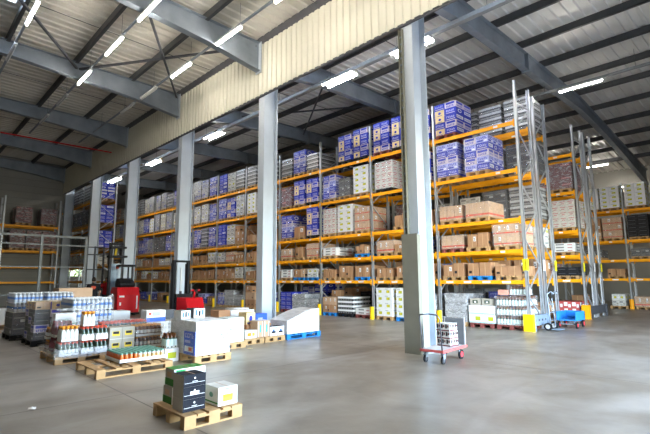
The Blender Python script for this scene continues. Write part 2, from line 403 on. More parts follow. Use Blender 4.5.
lamp(-7.1, 31.9, 8.7, 1, 'lit tube lamp seen right of the second rack end posts', 1.5)
lamp(-6.7, 34.6, 7.6, 1, 'lit tube lamp just above the farthest white cartons', 1.2)
rail(-22, 1, 17.85, 8.785, .10, .08, 'greymid', 'trunking rail over the second rack aisle')

# ------------------------------------------------------------------ pallets
def pallet_geo(mk, w=.8, d=1.2, along='y'):
    """list of (part name, boxes) for a pallet w (x) by d (y); deck boards run along the short side"""
    parts = []
    n = 5
    for i in range(n):
        bw = .145 if i in (0, 2, 4) else .10
        if along == 'y': c = -w/2+bw/2 + i*(w-bw)/(n-1); parts.append(('deck_board', (c-bw/2, -d/2, .122, c+bw/2, d/2, .144)))
        else: c = -d/2+bw/2+i*(d-bw)/(n-1); parts.append(('deck_board', (-w/2, c-bw/2, .122, w/2, c+bw/2, .144)))
    for i in range(3):
        if along == 'y': c = (-d/2+.07, 0, d/2-.07)[i]; parts.append(('stringer_board', (-w/2, c-.07, .10, w/2, c+.07, .122)))
        else: c = (-w/2+.05, 0, w/2-.05)[i]; parts.append(('stringer_board', (c-.05, -d/2, .10, c+.05, d/2, .122)))
        for j in range(3):
            if along == 'y': cx, cy, a, b = (-w/2+.05, 0, w/2-.05)[j], c, .05, .07
            else: cx, cy, a, b = c, (-d/2+.07, 0, d/2-.07)[j], .05, .07
            parts.append(('block', (cx-a, cy-b, .022, cx+a, cy+b, .10)))
        if along == 'y': c = (-w/2+.05, 0, w/2-.05)[i]; parts.append(('runner_board', (c-.05, -d/2, 0, c+.05, d/2, .022)))
        else: c = (-w/2+.05, 0, w/2-.05)[i]; parts.append(('runner_board', (c-.05, -d/2, 0, c+.05, d/2, .022)))
    return parts
_pc = {}
def pallet_mesh(mk, w, d):
    key = (mk, w, d)
    if key not in _pc:
        m = MB()
        for n, b in pallet_geo(mk, w, d): m.box(*b, mk)
        _pc[key] = m.mesh('pallet')
    return _pc[key]
def floor_pallet(x0, y0, x1, y1, mk, label, along='x'):
    t = thing('pallet', label, 'pallet', ((x0+x1)/2, (y0+y1)/2, 0), 0, 'pallets on the open floor')
    for n, b in pallet_geo(mk, x1-x0, y1-y0, along): MB().box(*b, mk).obj(n, t)
    return t

# ------------------------------------------------------------------ cartons and loads
class Face:
    """a face of a box: (u, v) to a point, each print a hair further out than the last"""
    def __init__(s, fn): s.fn = fn; s.e = .002
    def __call__(s, u, v): return s.fn(u, v, s.e)
def face_quads(x0, y0, z0, x1, y1, z1):
    return [Face(lambda u, v, e: (x0+(x1-x0)*u, y0-e, z0+(z1-z0)*v)), Face(lambda u, v, e: (x1+e, y0+(y1-y0)*u, z0+(z1-z0)*v)),
            Face(lambda u, v, e: (x1-(x1-x0)*u, y1+e, z0+(z1-z0)*v)), Face(lambda u, v, e: (x0-e, y1-(y1-y0)*u, z0+(z1-z0)*v))]
def pr(mb, F, u0, v0, u1, v1, k, step=.001):
    mb.quad(F(u0, v0), F(u1, v0), F(u1, v1), F(u0, v1), k)
    if hasattr(F, 'e'): F.e += step
def letters(mb, F, u0, v0, u1, v1, k, rng, n=5):
    w = (u1-u0)/n
    for i in range(n):
        a = u0+i*w; h = v1-v0; t = rng.random()
        pr(mb, F, a, v0, a+w*.32, v1, k, 0)
        if t < .6: pr(mb, F, a+w*.32, v1-h*.25, a+w*.8, v1, k, 0)
        if t > .3: pr(mb, F, a+w*.32, v0, a+w*.8, v0+h*.25, k, 0)
        if t > .5: pr(mb, F, a+w*.5, v0+h*.4, a+w*.8, v0+h*.65, k, 0)
    if hasattr(F, 'e'): F.e += .001
def roundel(mb, F, u, v, r, asp, k):
    pts = [F(u+r*math.cos(a*math.pi/4), v+r*asp*math.sin(a*math.pi/4)) for a in range(8)]
    mb.add(pts, [tuple(range(8))], k)
    if hasattr(F, 'e'): F.e += .001
def carton(mb, x0, y0, z0, x1, y1, z1, st, rng):
    g = .004; x0 += g; x1 -= g; y0 += g; y1 -= g; z1 -= .004
    body = {'blue': 'blue', 'cream': 'creamcard', 'bluelilac': 'lilac', 'white': 'white', 'whitered': 'offwhite', 'brown': 'brown', 'brownpale': 'brownpale',
            'brownstripe': 'brownpale', 'trays': 'greydark', 'dark': 'greydark', 'silver': 'greymid', 'maroon': 'maroon', 'bw': 'black', 'flat': 'white',
            'black': 'black', 'mint': 'white', 'redwhite': 'cartred', 'whitegrey': 'offwhite', 'lightblue': 'bluelogo', 'bag': 'silver'}[st]
    mb.box(x0, y0, z0, x1, y1, z1, body)
    asp = (x1-x0)/max(.05, z1-z0)
    for F in face_quads(x0, y0, z0, x1, y1, z1):
        r = rng.random()
        if st == 'blue':
            if r < .6: letters(mb, F, .12, .42, .88, .74, 'bluelogo', rng); pr(mb, F, .1, .14, .9, .24, 'lilac')
            elif r < .85: pr(mb, F, .08, .3, .92, .8, 'paper'); letters(mb, F, .16, .42, .84, .68, 'blue', rng)
            else: roundel(mb, F, .5, .5, .25, 1.2, 'paper'); roundel(mb, F, .5, .5, .17, 1.2, 'blue')
        elif st == 'cream':
            pr(mb, F, .0, .0, .07, 1, 'blue'); pr(mb, F, .93, 0, 1, 1, 'blue'); roundel(mb, F, .5, .52, .14, 1.5, 'blue'); pr(mb, F, .3, .08, .7, .16, 'blue')
        elif st == 'bluelilac':
            pr(mb, F, .1, .55, .9, .9, 'blue'); letters(mb, F, .15, .12, .85, .42, 'blue', rng)
        elif st == 'lightblue':
            letters(mb, F, .1, .5, .9, .85, 'blue', rng); pr(mb, F, .1, .1, .6, .35, 'blue'); pr(mb, F, .68, .1, .92, .35, 'paper')
        elif st == 'white':
            pr(mb, F, .3, .28, .7, .66, 'yellowgreen'); pr(mb, F, .38, .36, .5, .58, 'lemon'); pr(mb, F, .1, .8, .5, .86, 'greymid')
        elif st == 'mint':
            pr(mb, F, .52, .3, .92, .75, 'yellowgreen') if r < .5 else pr(mb, F, .12, .3, .5, .7, 'mint'); pr(mb, F, 0, .05, 1, .1, 'turquoise')
        elif st == 'whitered':
            pr(mb, F, .15, .6, .85, .75, 'redprint'); pr(mb, F, .3, .25, .7, .42, 'redprint'); pr(mb, F, .1, .1, .3, .16, 'greymid')
        elif st == 'whitegrey':
            pr(mb, F, .1, .55, .6, .8, 'greymid'); pr(mb, F, .65, .2, .9, .5, 'beigebox'); pr(mb, F, .1, .2, .5, .26, 'greymid')
        elif st in ('brown', 'brownpale', 'brownstripe'):
            pr(mb, F, .46, 0, .54, 1, 'tape')
            if r < .4: pr(mb, F, .62, .45, .88, .82, 'paper'); pr(mb, F, .66, .52, .84, .58, 'black'); pr(mb, F, .66, .64, .78, .70, 'black')
            if st == 'brownstripe': pr(mb, F, 0, .12, 1, .24, 'redstripe')
            elif r > .7: pr(mb, F, .1, .2, .36, .4, 'black')
        elif st == 'trays':
            pr(mb, F, 0, .62, 1, 1, 'silver'); pr(mb, F, .05, .1, .95, .34, 'greymid')
        elif st == 'bw':
            pr(mb, F, 0, .5, 1, .98, 'paper')
            for i in range(6): pr(mb, F, .03+i*.162, .08, .12+i*.162, .36, 'greymid')
        elif st == 'dark':
            pr(mb, F, .1, .5, .9, .6, 'greymid')
            if r < .4: pr(mb, F, .55, .15, .9, .4, 'silver')
        elif st == 'silver':
            pr(mb, F, .06, .5, .94, .9, 'silver' if r < .6 else 'blue'); pr(mb, F, .1, .15, .9, .3, 'offwhite' if r < .5 else 'bluelogo')
        elif st == 'maroon':
            pr(mb, F, .1, .55, .9, .75, 'redprint') if r < .35 else None
        elif st == 'flat':
            pr(mb, F, .2, .3, .55, .75, 'greymid'); pr(mb, F, .7, .2, .9, .5, 'redprint')
        elif st == 'black': pr(mb, F, .1, .4, .8, .6, 'greydark')
        elif st == 'redwhite': pr(mb, F, .06, .3, .5, .9, 'paper'); pr(mb, F, .6, .1, .9, .6, 'paper')
    if st.startswith('brown'): mb.quad((x0, (y0+y1)/2-.03, z1+.002), (x1, (y0+y1)/2-.03, z1+.002), (x1, (y0+y1)/2+.03, z1+.002), (x0, (y0+y1)/2+.03, z1+.002), 'tape')
# kinds of load: (label phrase, carton styles, default grid nx, ny, layer height, film, category)
KIND = {
 'BC': ('blue and cream carton stack', ['cream', 'blue', 'blue', 'bluelilac', 'cream', 'blue'], 2, 2, .25, None),
 'BB': ('deep blue carton stack', ['blue'], 2, 2, .22, None),
 'BS': ('film-wrapped blue carton stack', ['blue', 'bluelilac', 'lightblue'], 2, 2, .26, 'film'),
 'BL': ('lilac blue carton block', ['lightblue', 'blue', 'bluelilac'], 2, 3, .25, 'film'),
 'WY': ('white carton stack with yellow green labels', ['white'], 2, 2, .25, None),
 'WG': ('whitish printed carton stack', ['whitegrey', 'whitegrey', 'white'], 2, 2, .25, 'film'),
 'WR': ('white carton stack with red print', ['whitered'], 3, 3, .22, 'film'),
 'BR': ('brown cardboard cartons', ['brown', 'brown', 'brownpale'], 2, 2, .4, None),
 'BO': ('brown cartons with red stripe', ['brownstripe'], 2, 2, .36, 'film'),
 'BX': ('single brown cardboard box', ['brown'], 1, 1, .6, None),
 'GT': ('grey tray stack', ['trays'], 1, 1, .22, 'film'),
 'DG': ('dark grey wrapped stack', ['dark'], 2, 2, .26, 'film'),
 'SV': ('silvery film-wrapped stack', ['silver'], 2, 2, .28, 'filmsilver'),
 'MR': ('dark maroon wrapped stack', ['maroon'], 2, 2, .3, 'filmheavy'),
 'BW': ('black and white tray stack', ['bw'], 1, 1, .17, None),
 'FL': ('flat white cartons', ['flat'], 1, 1, .12, None),
 'BK': ('black tray stack', ['black'], 2, 2, .2, None),
 'MT': ('white cartons with pale green print', ['mint'], 2, 2, .27, None),
 'RW': ('red and white cartons', ['redwhite'], 3, 2, .3, None),
 'BG': ('silvery sack pile', ['bag'], 1, 1, .13, 'filmsilver'),
}
_cm = {}
def carton_mesh(st, var, w, d, h):
    key = (st, var, round(w, 2), round(d, 2), round(h, 2))
    if key not in _cm:
        m = MB(); carton(m, -w/2, -d/2, 0, w/2, d/2, h, st, random.Random(hash((len(st), var, ord(st[0]))) & 255)); _cm[key] = m.mesh('carton')
    return _cm[key]
def sack(mb, x0, y0, z0, x1, y1, z1, k):
    r = (z1-z0)*.45; n = 4
    pts = [(x0, 0), (x0, .6), (x0+r, 1), (x1-r, 1), (x1, .6), (x1, 0)]
    mb.prism([(x, z0+(z1-z0)*t) for x, t in pts], 'y', y0, y1, k)
def film_mesh(w, d, h, k, rng, nm='shrink_film'):
    """crinkled five-sided cover"""
    m = MB(); a = .018; i = m.mi(k)
    nu = max(4, int((w)/.16)); nv = max(4, int(d/.16)); nz = max(3, int(h/.16))
    per = [(-w/2+w*j/nu, -d/2) for j in range(nu)]+[(w/2, -d/2+d*j/nv) for j in range(nv)]+[(w/2-w*j/nu, d/2) for j in range(nu)]+[(-w/2, d/2-d*j/nv) for j in range(nv)]
    n = len(per)
    for q in range(nz+1):
        for (x, y) in per:
            s = a+rng.uniform(-.008, .018); L = math.hypot(x, y); m.v.append((x*(1+s/L*1.2), y*(1+s/L*1.2), h*q/nz+(.008 if q == nz else 0)+(rng.uniform(-.02, .02) if 0 < q < nz else 0)))
    for q in range(nz):
        for t in range(n): m.f.append([q*n+t, q*n+(t+1) % n, (q+1)*n+(t+1) % n, (q+1)*n+t]); m.m.append(i)
    m.f.append([nz*n+t for t in range(n)]); m.m.append(i)
    return m.mesh(nm)
def load(kind, cx, cy, z, w, d, h, label, group, detail, rng, film=True):
    ph, sts, nx, ny, lh, fk = KIND[kind]
    nz = max(1, round(h/lh)); hh = h/nz
    if kind in ('BR', 'BO') and w > .6: nx = 3 if rng.random() < .4 else 2
    nm = 'carton_stack' if kind not in ('BG',) else 'sack_pile'
    if kind == 'BG':
        o = thing(nm, label, 'sacks', (cx, cy, z), 0, group)
        for q in range(nz):
            for s in (0, 1):
                m = MB(); jx = rng.uniform(-.015, .015)
                sack(m, -w/2+jx, -d/2+s*d/2+.01, q*hh, w/2+jx, -d/2+(s+1)*d/2-.01, (q+1)*hh, 'silver' if q % 2 else 'greymid'); m.obj('sack', o)
        link('shrink_film', film_mesh(w, d, h, 'filmsilver', rng), o)
        return o
    cat = 'carton stack' if kind not in ('GT', 'BW', 'BK') else 'tray stack'
    if kind in ('GT', 'BW', 'BK'): nm = 'tray_stack'
    pal = rng.random()
    pick = lambda q, i: (sts[(q*2+i*(1 if pal < .5 else 3)) % len(sts)] if len(sts) > 1 else sts[0])
    cells = []
    for q in range(nz):
        ragged = q == nz-1 and kind in ('BR',) and nz > 1
        for i in range(nx):
            for j in range(ny):
                if ragged and rng.random() < .45: continue
                hx = hh*(rng.uniform(.78, 1.) if kind == 'BR' and q == nz-1 else 1)
                cells.append((-w/2+(i+.5)*w/nx, -d/2+(j+.5)*d/ny, q*hh, w/nx, d/ny, hx, pick(q, i)))
    if kind in ('BR',) and nz == 1:
        cells = [(x, y, zz, ww*.94, dd, hx, s) for x, y, zz, ww, dd, hx, s in cells]
    if not detail:
        m = MB()
        for x, y, zz, ww, dd, hx, s in cells: carton(m, x-ww/2, y-dd/2, zz, x+ww/2, y+dd/2, zz+hx, s, rng)
        o = m.obj(nm, None, (cx, cy, z)); tag(o, label, cat, group)
    else:
        o = thing(nm, label, cat, (cx, cy, z), 0, group)
        for x, y, zz, ww, dd, hx, s in cells:
            c = link('tray' if nm == 'tray_stack' else 'carton', carton_mesh(s, rng.randrange(4), ww, dd, round(hx, 2)), o, (x, y, zz))
    if fk and film:
        link('shrink_film', film_mesh(w, d, h, fk, rng), o)
    return o

# ------------------------------------------------------------------ pallet racks
LZ = [0, 1.56, 2.54, 3.55, 5.17, 6.77]
LN = ['floor', 'lowest beam', 'second beam', 'third beam', 'fourth beam', 'top beam']
BAY = 3.11
def rack(name, label, xr, nb, yf, yr, facing=-1, top=7.9, loc=(0, 0, 0), rz=0, levels=range(1, 6), signs=True, tops=None):
    """row of bays running to -x from xr; front posts at yf, rear posts at yr"""
    t = thing('pallet_rack', label, 'rack', loc, rz)
    um = None
    for k in range(nb+1):
        x = xr-BAY*k
        for y in (yf, yr):
            tt = top
            m = MB().box(x-.05, y-.035, 0, x-.035, y+.035, tt, 'upright').box(x+.035, y-.035, 0, x+.05, y+.035, tt, 'upright').box(x-.05, (y-.035 if y == yf else y+.025), 0, x+.05, (y-.025 if y == yf else y+.035), tt, 'upright')
            po = m.obj('upright_post', t)
            if k < 5: MB().box(x-.07, y-.06, 0, x+.07, y+.06, .012, 'upright').obj('foot_plate', po)
        m = MB(); z = .25; s = 0; ya, yb = sorted((yf, yr))
        while z < top-.9:
            p, q = ((ya, yb) if s else (yb, ya)); m.bar((x, p, z), (x, q, z+.85), .04, .03, 'upright'); z += .9; s ^= 1
        m.bar((x, ya, .25), (x, yb, .25), .04, .03, 'upright').bar((x, ya, z-.05), (x, yb, z-.05), .04, .03, 'upright')
        m.obj('frame_bracing', t)
    for k in range(nb):
        x1 = xr-BAY*k-.05; x0 = xr-BAY*(k+1)+.05
        for l in levels:
            z = LZ[l]
            for y in (yf, yr):
                yy = y+(.0 if True else 0)
                m = MB().box(x0, yy-.045, z-.125, x1, yy+.005, z, 'orange')
                for xx in (x0, x1-.05): m.box(xx, yy-.055, z-.20, xx+.05, yy-.038, z+.05, 'orange')
                bo = m.obj('beam', t)
                if y == yf and signs and k < 6:
                    for j in (range(4) if l == 1 else (3,)):
                        xq = x0+.25+j*.68; MB().box(xq, yy-.049, z-.095, xq+(.28 if l == 1 else .15), yy-.0452, z-.03, 'paper').obj('beam_label', bo)['label'] = 'white paper label on the beam'
    return t
AX = -5.67
AF, AR, A2F, A2R = 14.3, 15.42, 15.78, 16.78
def end_signs(t, ys, x, kinds):
    for y, k in zip(ys, kinds):
        MB().box(x+.052, y-.10, 1.86, x+.058, y+.07, 2.22, k).obj('location_sign', t)['label'] = ('yellow' if k == 'signyellow' else 'white')+' location sign on the end post'
ra = rack('rack', 'front row of the long orange and grey pallet rack behind the columns', AX, 12, AF, AR, top=8.15)
rb = rack('rack', 'rear row standing back to back with the front orange pallet rack', AX, 6, A2F, A2R, top=8.0)
MB().box(AX-.08, AF-.05, 1.86, AX+.06, AF-.047, 2.22, 'signyellow').obj('location_sign', ra)
end_signs(ra, [AF], AX, ['signyellow']); end_signs(rb, [A2F-.1, A2R], AX, ['paper', 'signyellow'])
BF, BR_, B2F, B2R = 19.95, 21.05, 21.45, 22.35
rc = rack('rack', 'second pallet rack in the shade behind the rack end, front row', AX, 3, BF, BR_, top=8.0)
rd = rack('rack', 'second pallet rack in the shade, rear row with bare end posts', AX, 2, B2F, B2R, top=8.0)
end_signs(rc, [BF], AX, ['signyellow']); end_signs(rd, [B2F-.1, B2R], AX, ['paper', 'signyellow'])
CF, CR = 27.5, 28.6
re_ = rack('rack', 'farthest pallet rack along the right edge of the view', AX+BAY, 4, CF, CR, top=6.6, levels=range(1, 5))
# west wall rack: built along x then turned, its face looks east
rw = rack('rack', 'dim pallet rack standing against the far left wall', 0, 2, 0, 1.1, top=7.0, loc=(-34., 7.9, 0), rz=math.pi/2, levels=range(1, 5), signs=False)
# short rack block seen end-on left of the fifth column
DX, DF, DR = -30.2, 9.15, 10.2
rdd = rack('rack', 'short rack block with blue cartons seen end-on between far columns', DX, 3, DF, DR, top=8.1, signs=False)

BN = ['first bay', 'second bay', 'third bay', 'fourth bay', 'fifth bay', 'sixth bay', 'seventh bay', 'eighth bay', 'ninth bay', 'tenth bay', 'eleventh bay', 'twelfth bay']
SN = ['left', 'middle', 'right']
PK = {'w': ('wood', 'wooden pallet'), 'b': ('bluepal', 'blue pallet'), 'r': ('woodred', 'red brown pallet'), 'k': ('blackplastic', 'black pallet'), 'd': ('wood', 'wooden pallet')}
# places the photo shows nothing of (behind columns and other loads)
HIDE = {('farthest', 0, 0, 1), ('farthest', 0, 0, 2), ('farthest', 0, 1, 1), ('farthest', 0, 2, 2), ('farthest', 0, 3, 2), ('farthest', 0, 4, 2), ('front', 4, 0, 1), ('front', 4, 2, 1), ('front', 4, 4, 1), ('front', 7, 0, 0), ('front', 7, 1, 0), ('front', 7, 2, 1), ('front', 7, 3, 1), ('front', 7, 4, 1), ('front', 7, 5, 1), ('front', 10, 0, 0), ('front', 10, 1, 0), ('front', 10, 1, 1), ('front', 10, 2, 0), ('front', 10, 2, 1), ('front', 10, 3, 0), ('front', 10, 3, 1), ('front', 10, 4, 0), ('front', 10, 4, 1), ('front', 10, 5, 0), ('front', 11, 0, 0), ('front', 11, 0, 1), ('front', 11, 0, 2), ('front', 11, 1, 0), ('front', 11, 1, 1), ('front', 11, 1, 2), ('front', 11, 2, 0), ('rear', 0, 2, 0), ('rear', 0, 2, 1), ('rear', 1, 0, 0), ('rear', 1, 0, 1), ('rear', 1, 1, 0), ('rear', 1, 1, 1), ('rear', 1, 2, 0), ('rear', 1, 4, 0), ('rear', 2, 2, 1), ('rear', 2, 3, 0), ('rear', 2, 3, 1), ('rear', 3, 1, 0), ('rear', 3, 2, 0), ('rear', 3, 2, 1), ('rear', 3, 2, 2), ('rear', 3, 3, 0), ('rear', 3, 3, 1), ('rear', 3, 3, 2), ('rear', 3, 4, 1), ('second', 0, 2, 0), ('second', 0, 3, 0)}
def slot(rackname, xr, bay, lev, s, spec, yf, rng, detail, grp, skip_pallet=False):
    if not spec or (rackname.split()[0], bay, lev, s) in HIDE: return
    p = spec.split()
    kind = p[0]; w = float(p[1]); h = float(p[2]); pk = p[3] if len(p) > 3 else 'w'; dx = float(p[4]) if len(p) > 4 else 0; d = float(p[5]) if len(p) > 5 else 1.15
    xl = xr-BAY*(bay+1); cx = xl+.575+.98*s+dx; w = min(w, .92 if s == 2 or dx else .9); z = LZ[lev]; cy = yf+.56+rng.uniform(-.03, .03)
    where = f'{rackname} {LN[lev]}, {BN[bay]} from right, {SN[s]}'
    mk, pn = PK[pk]
    o = link('pallet', pallet_mesh(mk, .8, 1.2)); o.location = (cx, cy, z+.001); tag(o, f'{pn}, {where}', 'pallet', 'pallets in '+grp)
    load(kind, cx, cy, z+.146, w, d, h, f'{KIND[kind][0]}, {where}', 'loads in '+grp, detail, rng)
# front rack contents, bays from the right end; each row: floor ... top, three places left to right
A = [
 [['BG .8 .95 w .04', 'MT .95 .58 r', 'BOT'], ['BR .8 .48 w', 'BR .85 .5 b', 'BR .85 .62 w'], ['BO .85 .46 r', 'BR .75 .50 w', 'BO .86 .70 w'], ['BO .9 .52 w', 'BO .85 .52 w .05', ''], ['BS .85 1.22 w -.05', 'BL .9 1.22 w .12', ''], ['BC .9 1.22 r -.05', '', '']],
 [['WY .8 1.12 w', 'WY .8 1.1 b', 'SV .8 .9 w'], ['BR .75 .42 w', 'BR .7 .44 w', 'BR .8 .5 w'], ['BO .85 .48 w .1', 'BR .8 .3 w', ''], ['', 'BR .75 .5 w', 'BR .75 .5 w'], ['WR 1.0 1.15 k .1', '', 'BC .8 1.1 w'], ['BC .85 1.28 r', 'BC .85 1.3 k', 'BC .85 1.2 w']],
 [['BR .85 1.02 b', 'BW .9 .72 k', 'FL .85 .26 r'], ['BR .8 .42 w', 'BR .8 .50 w', 'BR .8 .58 b'], ['FL .85 .36 w', '', 'BR .75 .42 b'], ['WR .8 1.15 w', 'WY .95 1.22 w', 'BO .85 1.0 w .05'], ['BS .8 1.1 w', 'DG .7 .8 w', 'WY .85 1.2 w'], ['', 'BC .8 1.2 k .05', 'BC .85 1.28 k']],
 [['BB .85 .85 r', 'BG .9 .75 w', 'BG .8 .55 w'], ['FL .8 .4 w', 'BR .75 .46 b', 'WG .7 .4 b'], ['BO .8 .45 w', 'BX .5 .5 w', 'BO .85 .62 w'], ['BS .85 1.15 w', 'BX .75 .5 w', 'BC .8 1.35 k'], ['MR .8 1.0 w', 'BC .8 1.2 w', 'BC .85 1.15 k'], ['GT .85 .9 w', 'BS 1.0 1.15 w', 'GT .8 .8 w']],
 [['BR .9 1.15 w', 'BR .8 .8 w', 'BS .8 .8 b'], ['BR .8 .42 w', 'BR .8 .5 w', 'BR .8 .42 w'], ['BR .8 .5 w', 'BR .8 .42 w', 'BR .8 .5 w'], ['BR .8 .45 w', 'WG .8 1.1 w', 'BR .8 .6 w'], ['WY .8 1.15 w', 'BB .8 1.2 w', 'MR .8 1.0 w'], ['GT .85 1.1 w', 'GT .85 1.0 w', 'GT .8 .95 w']],
 [['BS .6 .7 w', 'BG .95 .85 w', 'BG .9 .6 w'], ['BR .95 .6 w', 'BR .9 .62 w', 'WG .7 .62 w'], ['WG .8 .55 w', 'BO .85 .55 w', 'BR .8 .4 w'], ['BB .85 1.25 w', 'WG .85 1.15 w', 'BR .9 1.05 w'], ['BS .85 1.2 w', 'BC .85 1.15 w', 'WG .85 1.2 w'], ['BB .85 1.15 w', 'WG .85 1.1 w', 'GT .85 1.1 w']],
 [['BR .7 .4 w', 'BS .8 .6 w', 'BR .7 .5 w'], ['BR .8 .5 w', 'BR .6 .5 w', 'BR .8 .55 w'], ['BR .8 .5 w', 'BR .8 .5 w', 'WG .8 .6 w'], ['BS .8 1.15 w', 'GT .8 1.2 w', 'BS .8 1.2 w'], ['WG .8 1.1 w', 'WG .8 1.15 w', 'BS .8 1.05 w'], ['SV .9 1.25 w', 'SV .85 1.15 w', 'BS .8 1.2 w']],
]
rw_ = random.Random(31)
HI = {5: ['SV', 'BS', 'GT', 'WG', 'SV', 'BO'], 4: ['WG', 'WG', 'SV', 'BS', 'WY'], 3: ['BS', 'SV', 'DG', 'BS', 'WG'], 2: ['BR', 'WG', 'BO', 'BR'], 1: ['BR', 'BR', 'WG'], 0: ['BS', 'BR', 'BB', 'BK']}
for k in range(7, 12):
    A.append([[f'{rw_.choice(HI[l])} .82 {rw_.uniform(.95,1.25) if l>2 else rw_.uniform(.38,.62):.2f} w' for s in range(3)] for l in range(6)])
for bay, b in enumerate(A):
    for lev, row in enumerate(b):
        for s, spec in enumerate(row):
            if spec in ('', 'BOT'): continue
            slot('front rack', AX, bay, lev, s, spec, AF, random.Random(bay*100+lev*10+s), bay < 4, 'the front rack')
# rear row
A2 = [
 [['DG .8 1.1', 'BS .85 1.0', 'BR .85 .6'], ['BS .8 .5', 'BX .8 .55', 'BR .85 .6'], ['BS .8 .5', 'BS .9 .55', 'WG .9 .7'], ['WG .8 1.0', 'DG .95 1.12', 'GT .88 1.15'], ['BS .8 .9', 'DG .85 1.0', 'DG .95 1.1'], ['GT .88 1.1', 'GT .88 1.15', 'GT .88 1.2']],
 [['DG .8 .9', 'DG .8 .8', 'BB .8 .9'], ['BR .8 .5', 'BR .8 .5', 'BS .8 .5'], ['BS .8 .5', 'BS .8 .5', 'BR .8 .5'], ['MR .85 1.1', 'WG .8 .6', 'WG .8 .9'], ['BB .8 .3', '', 'WG .8 1.0'], ['GT .9 .9', 'GT .9 .9', 'GT .9 1.0']],
 [['BR .9 1.1', 'BK .9 .9', 'BK .95 1.1'], ['BR .8 .6', '', 'BR .9 .7'], ['WG .8 .5', 'BR .8 .3', 'WG .8 .5'], ['DG .8 .9', 'DG .8 .9', 'DG .8 .9'], ['DG .8 1.0', 'WG .85 .9', 'SV .8 .9'], ['GT .88 .85', 'GT .88 .85', 'SV .8 .7']],
 [['BS .85 1.1', 'BB .9 1.25', 'DG .8 .8'], ['FL .9 .4', 'SV .8 .5', 'BR .8 .6'], ['DG .8 .5', 'BR .8 .5', 'BR .8 .5'], ['DG .8 .9', 'BB .8 .9', 'DG .8 .9'], ['DG .8 1.0', 'DG .8 .9', 'DG .8 1.0'], ['GT .88 .9', 'GT .88 .9', 'GT .88 .9']],
]
for bay, b in enumerate(A2):
    for lev, row in enumerate(b):
        for s, spec in enumerate(row):
            if spec: slot('rear rack', AX, bay, lev, s, spec, A2F, random.Random(7000+bay*100+lev*10+s), False, 'the rear rack')
B = [
 [['BR .8 .5', 'BR .8 .5', 'RW 1.2 .52 w -.1'], ['', 'MR .85 .5', 'BK .8 .35'], ['BR .8 .3', 'BR .6 .3', 'FL .9 .36 w -.1'], ['GT .8 1.1', 'GT .7 1.1', 'WR 1.1 1.15 w'], ['', 'MR .95 1.15', 'MR .9 1.1'], ['GT .85 1.0', '', '']],
]
for bay, b in enumerate(B):
    for lev, row in enumerate(b):
        for s, spec in enumerate(row):
            if spec: slot('second rack', AX, bay, lev, s, spec, BF, random.Random(9000+bay*100+lev*10+s), False, 'the second rack')
C = [
 [['BO .9 .5', 'BR .9 .55', 'BR .8 .5'], ['', 'BX .4 .4', ''], ['DG .8 .4', '', 'DG .8 .4'], ['BK .95 1.15', 'BK .9 1.1', 'WG .95 1.15'], ['WY .95 1.2', 'WG .6 1.1', 'WY 1.0 1.2'], []],
 [['BX .6 .5', '', 'WG .6 .6'], ['', '', 'BR .8 .4'], ['', 'DG .8 .4', ''], ['', 'BR .9 1.15', 'BO .9 1.1'], ['WY .9 1.2', 'WY .95 1.15', 'WY .9 1.15'], []],
]
for bay, b in enumerate(C):
    for lev, row in enumerate(b):
        for s, spec in enumerate(row):
            if spec: slot('farthest rack', AX+BAY, bay, lev, s, spec, CF, random.Random(11000+bay*100+lev*10+s), False, 'the farthest rack')
# wall rack loads (rack runs along Y; x local -> Y)
def wall_slot(y, lev, kind, w, h, label):
    o = link('pallet', pallet_mesh('wood', 1.2, .8)); o.location = (-34.5, y, LZ[lev]+.001); tag(o, 'pallet under '+label, 'pallet', 'pallets in the wall rack')
    load(kind, -34.5, y, LZ[lev]+.146, 1.1, w, h, label, 'loads in the wall rack', False, random.Random(int(y*100)+lev))
for y, l in [(5.85, 'left of two'), (7.25, 'right of two')]: wall_slot(y, 4, 'MR', .9, 1.05, f'dark maroon stack on the left wall rack, top shelf, {l}')
for y, l in [(4.2, 'at frame edge'), (5.6, 'left of three'), (6.48, 'middle of three'), (7.36, 'right of three')]: wall_slot(y, 3, 'MR', .8, 1.15, f'maroon and white stack on the left wall rack, second shelf, {l}')
wall_slot(6.9, 0, 'MR', .9, .75, 'maroon and white stack on the floor under the left wall rack')
# block D loads
for lev, h in ((5, 1.0), (4, 1.15), (3, 1.1)):
    load('BB', DX-.6, (DF+DR)/2, LZ[lev]+.146, .9, .95, h, f'deep blue carton stack at the end of the short rack, {LN[lev]}', 'blue stacks at the short rack end', False, random.Random(lev+500))
    o = link('pallet', pallet_mesh('wood', .8, .9)); o.location = (DX-.6, (DF+DR)/2, LZ[lev]+.001); tag(o, f'pallet under deep blue cartons on the short rack, {LN[lev]}', 'pallet', 'pallets in the short rack')
for bay in range(2):
    for lev, kd in ((5, 'GT'), (4, 'DG'), (3, 'DG'), (2, 'WG')):
        for s in range(3):
            if bay == 0 and s == 2: continue
            slot('short rack', DX, bay, lev, s, f'{kd} .85 {1.0 if lev>2 else .6}', DF-.05, random.Random(13000+bay*100+lev*10+s), False, 'the short rack')

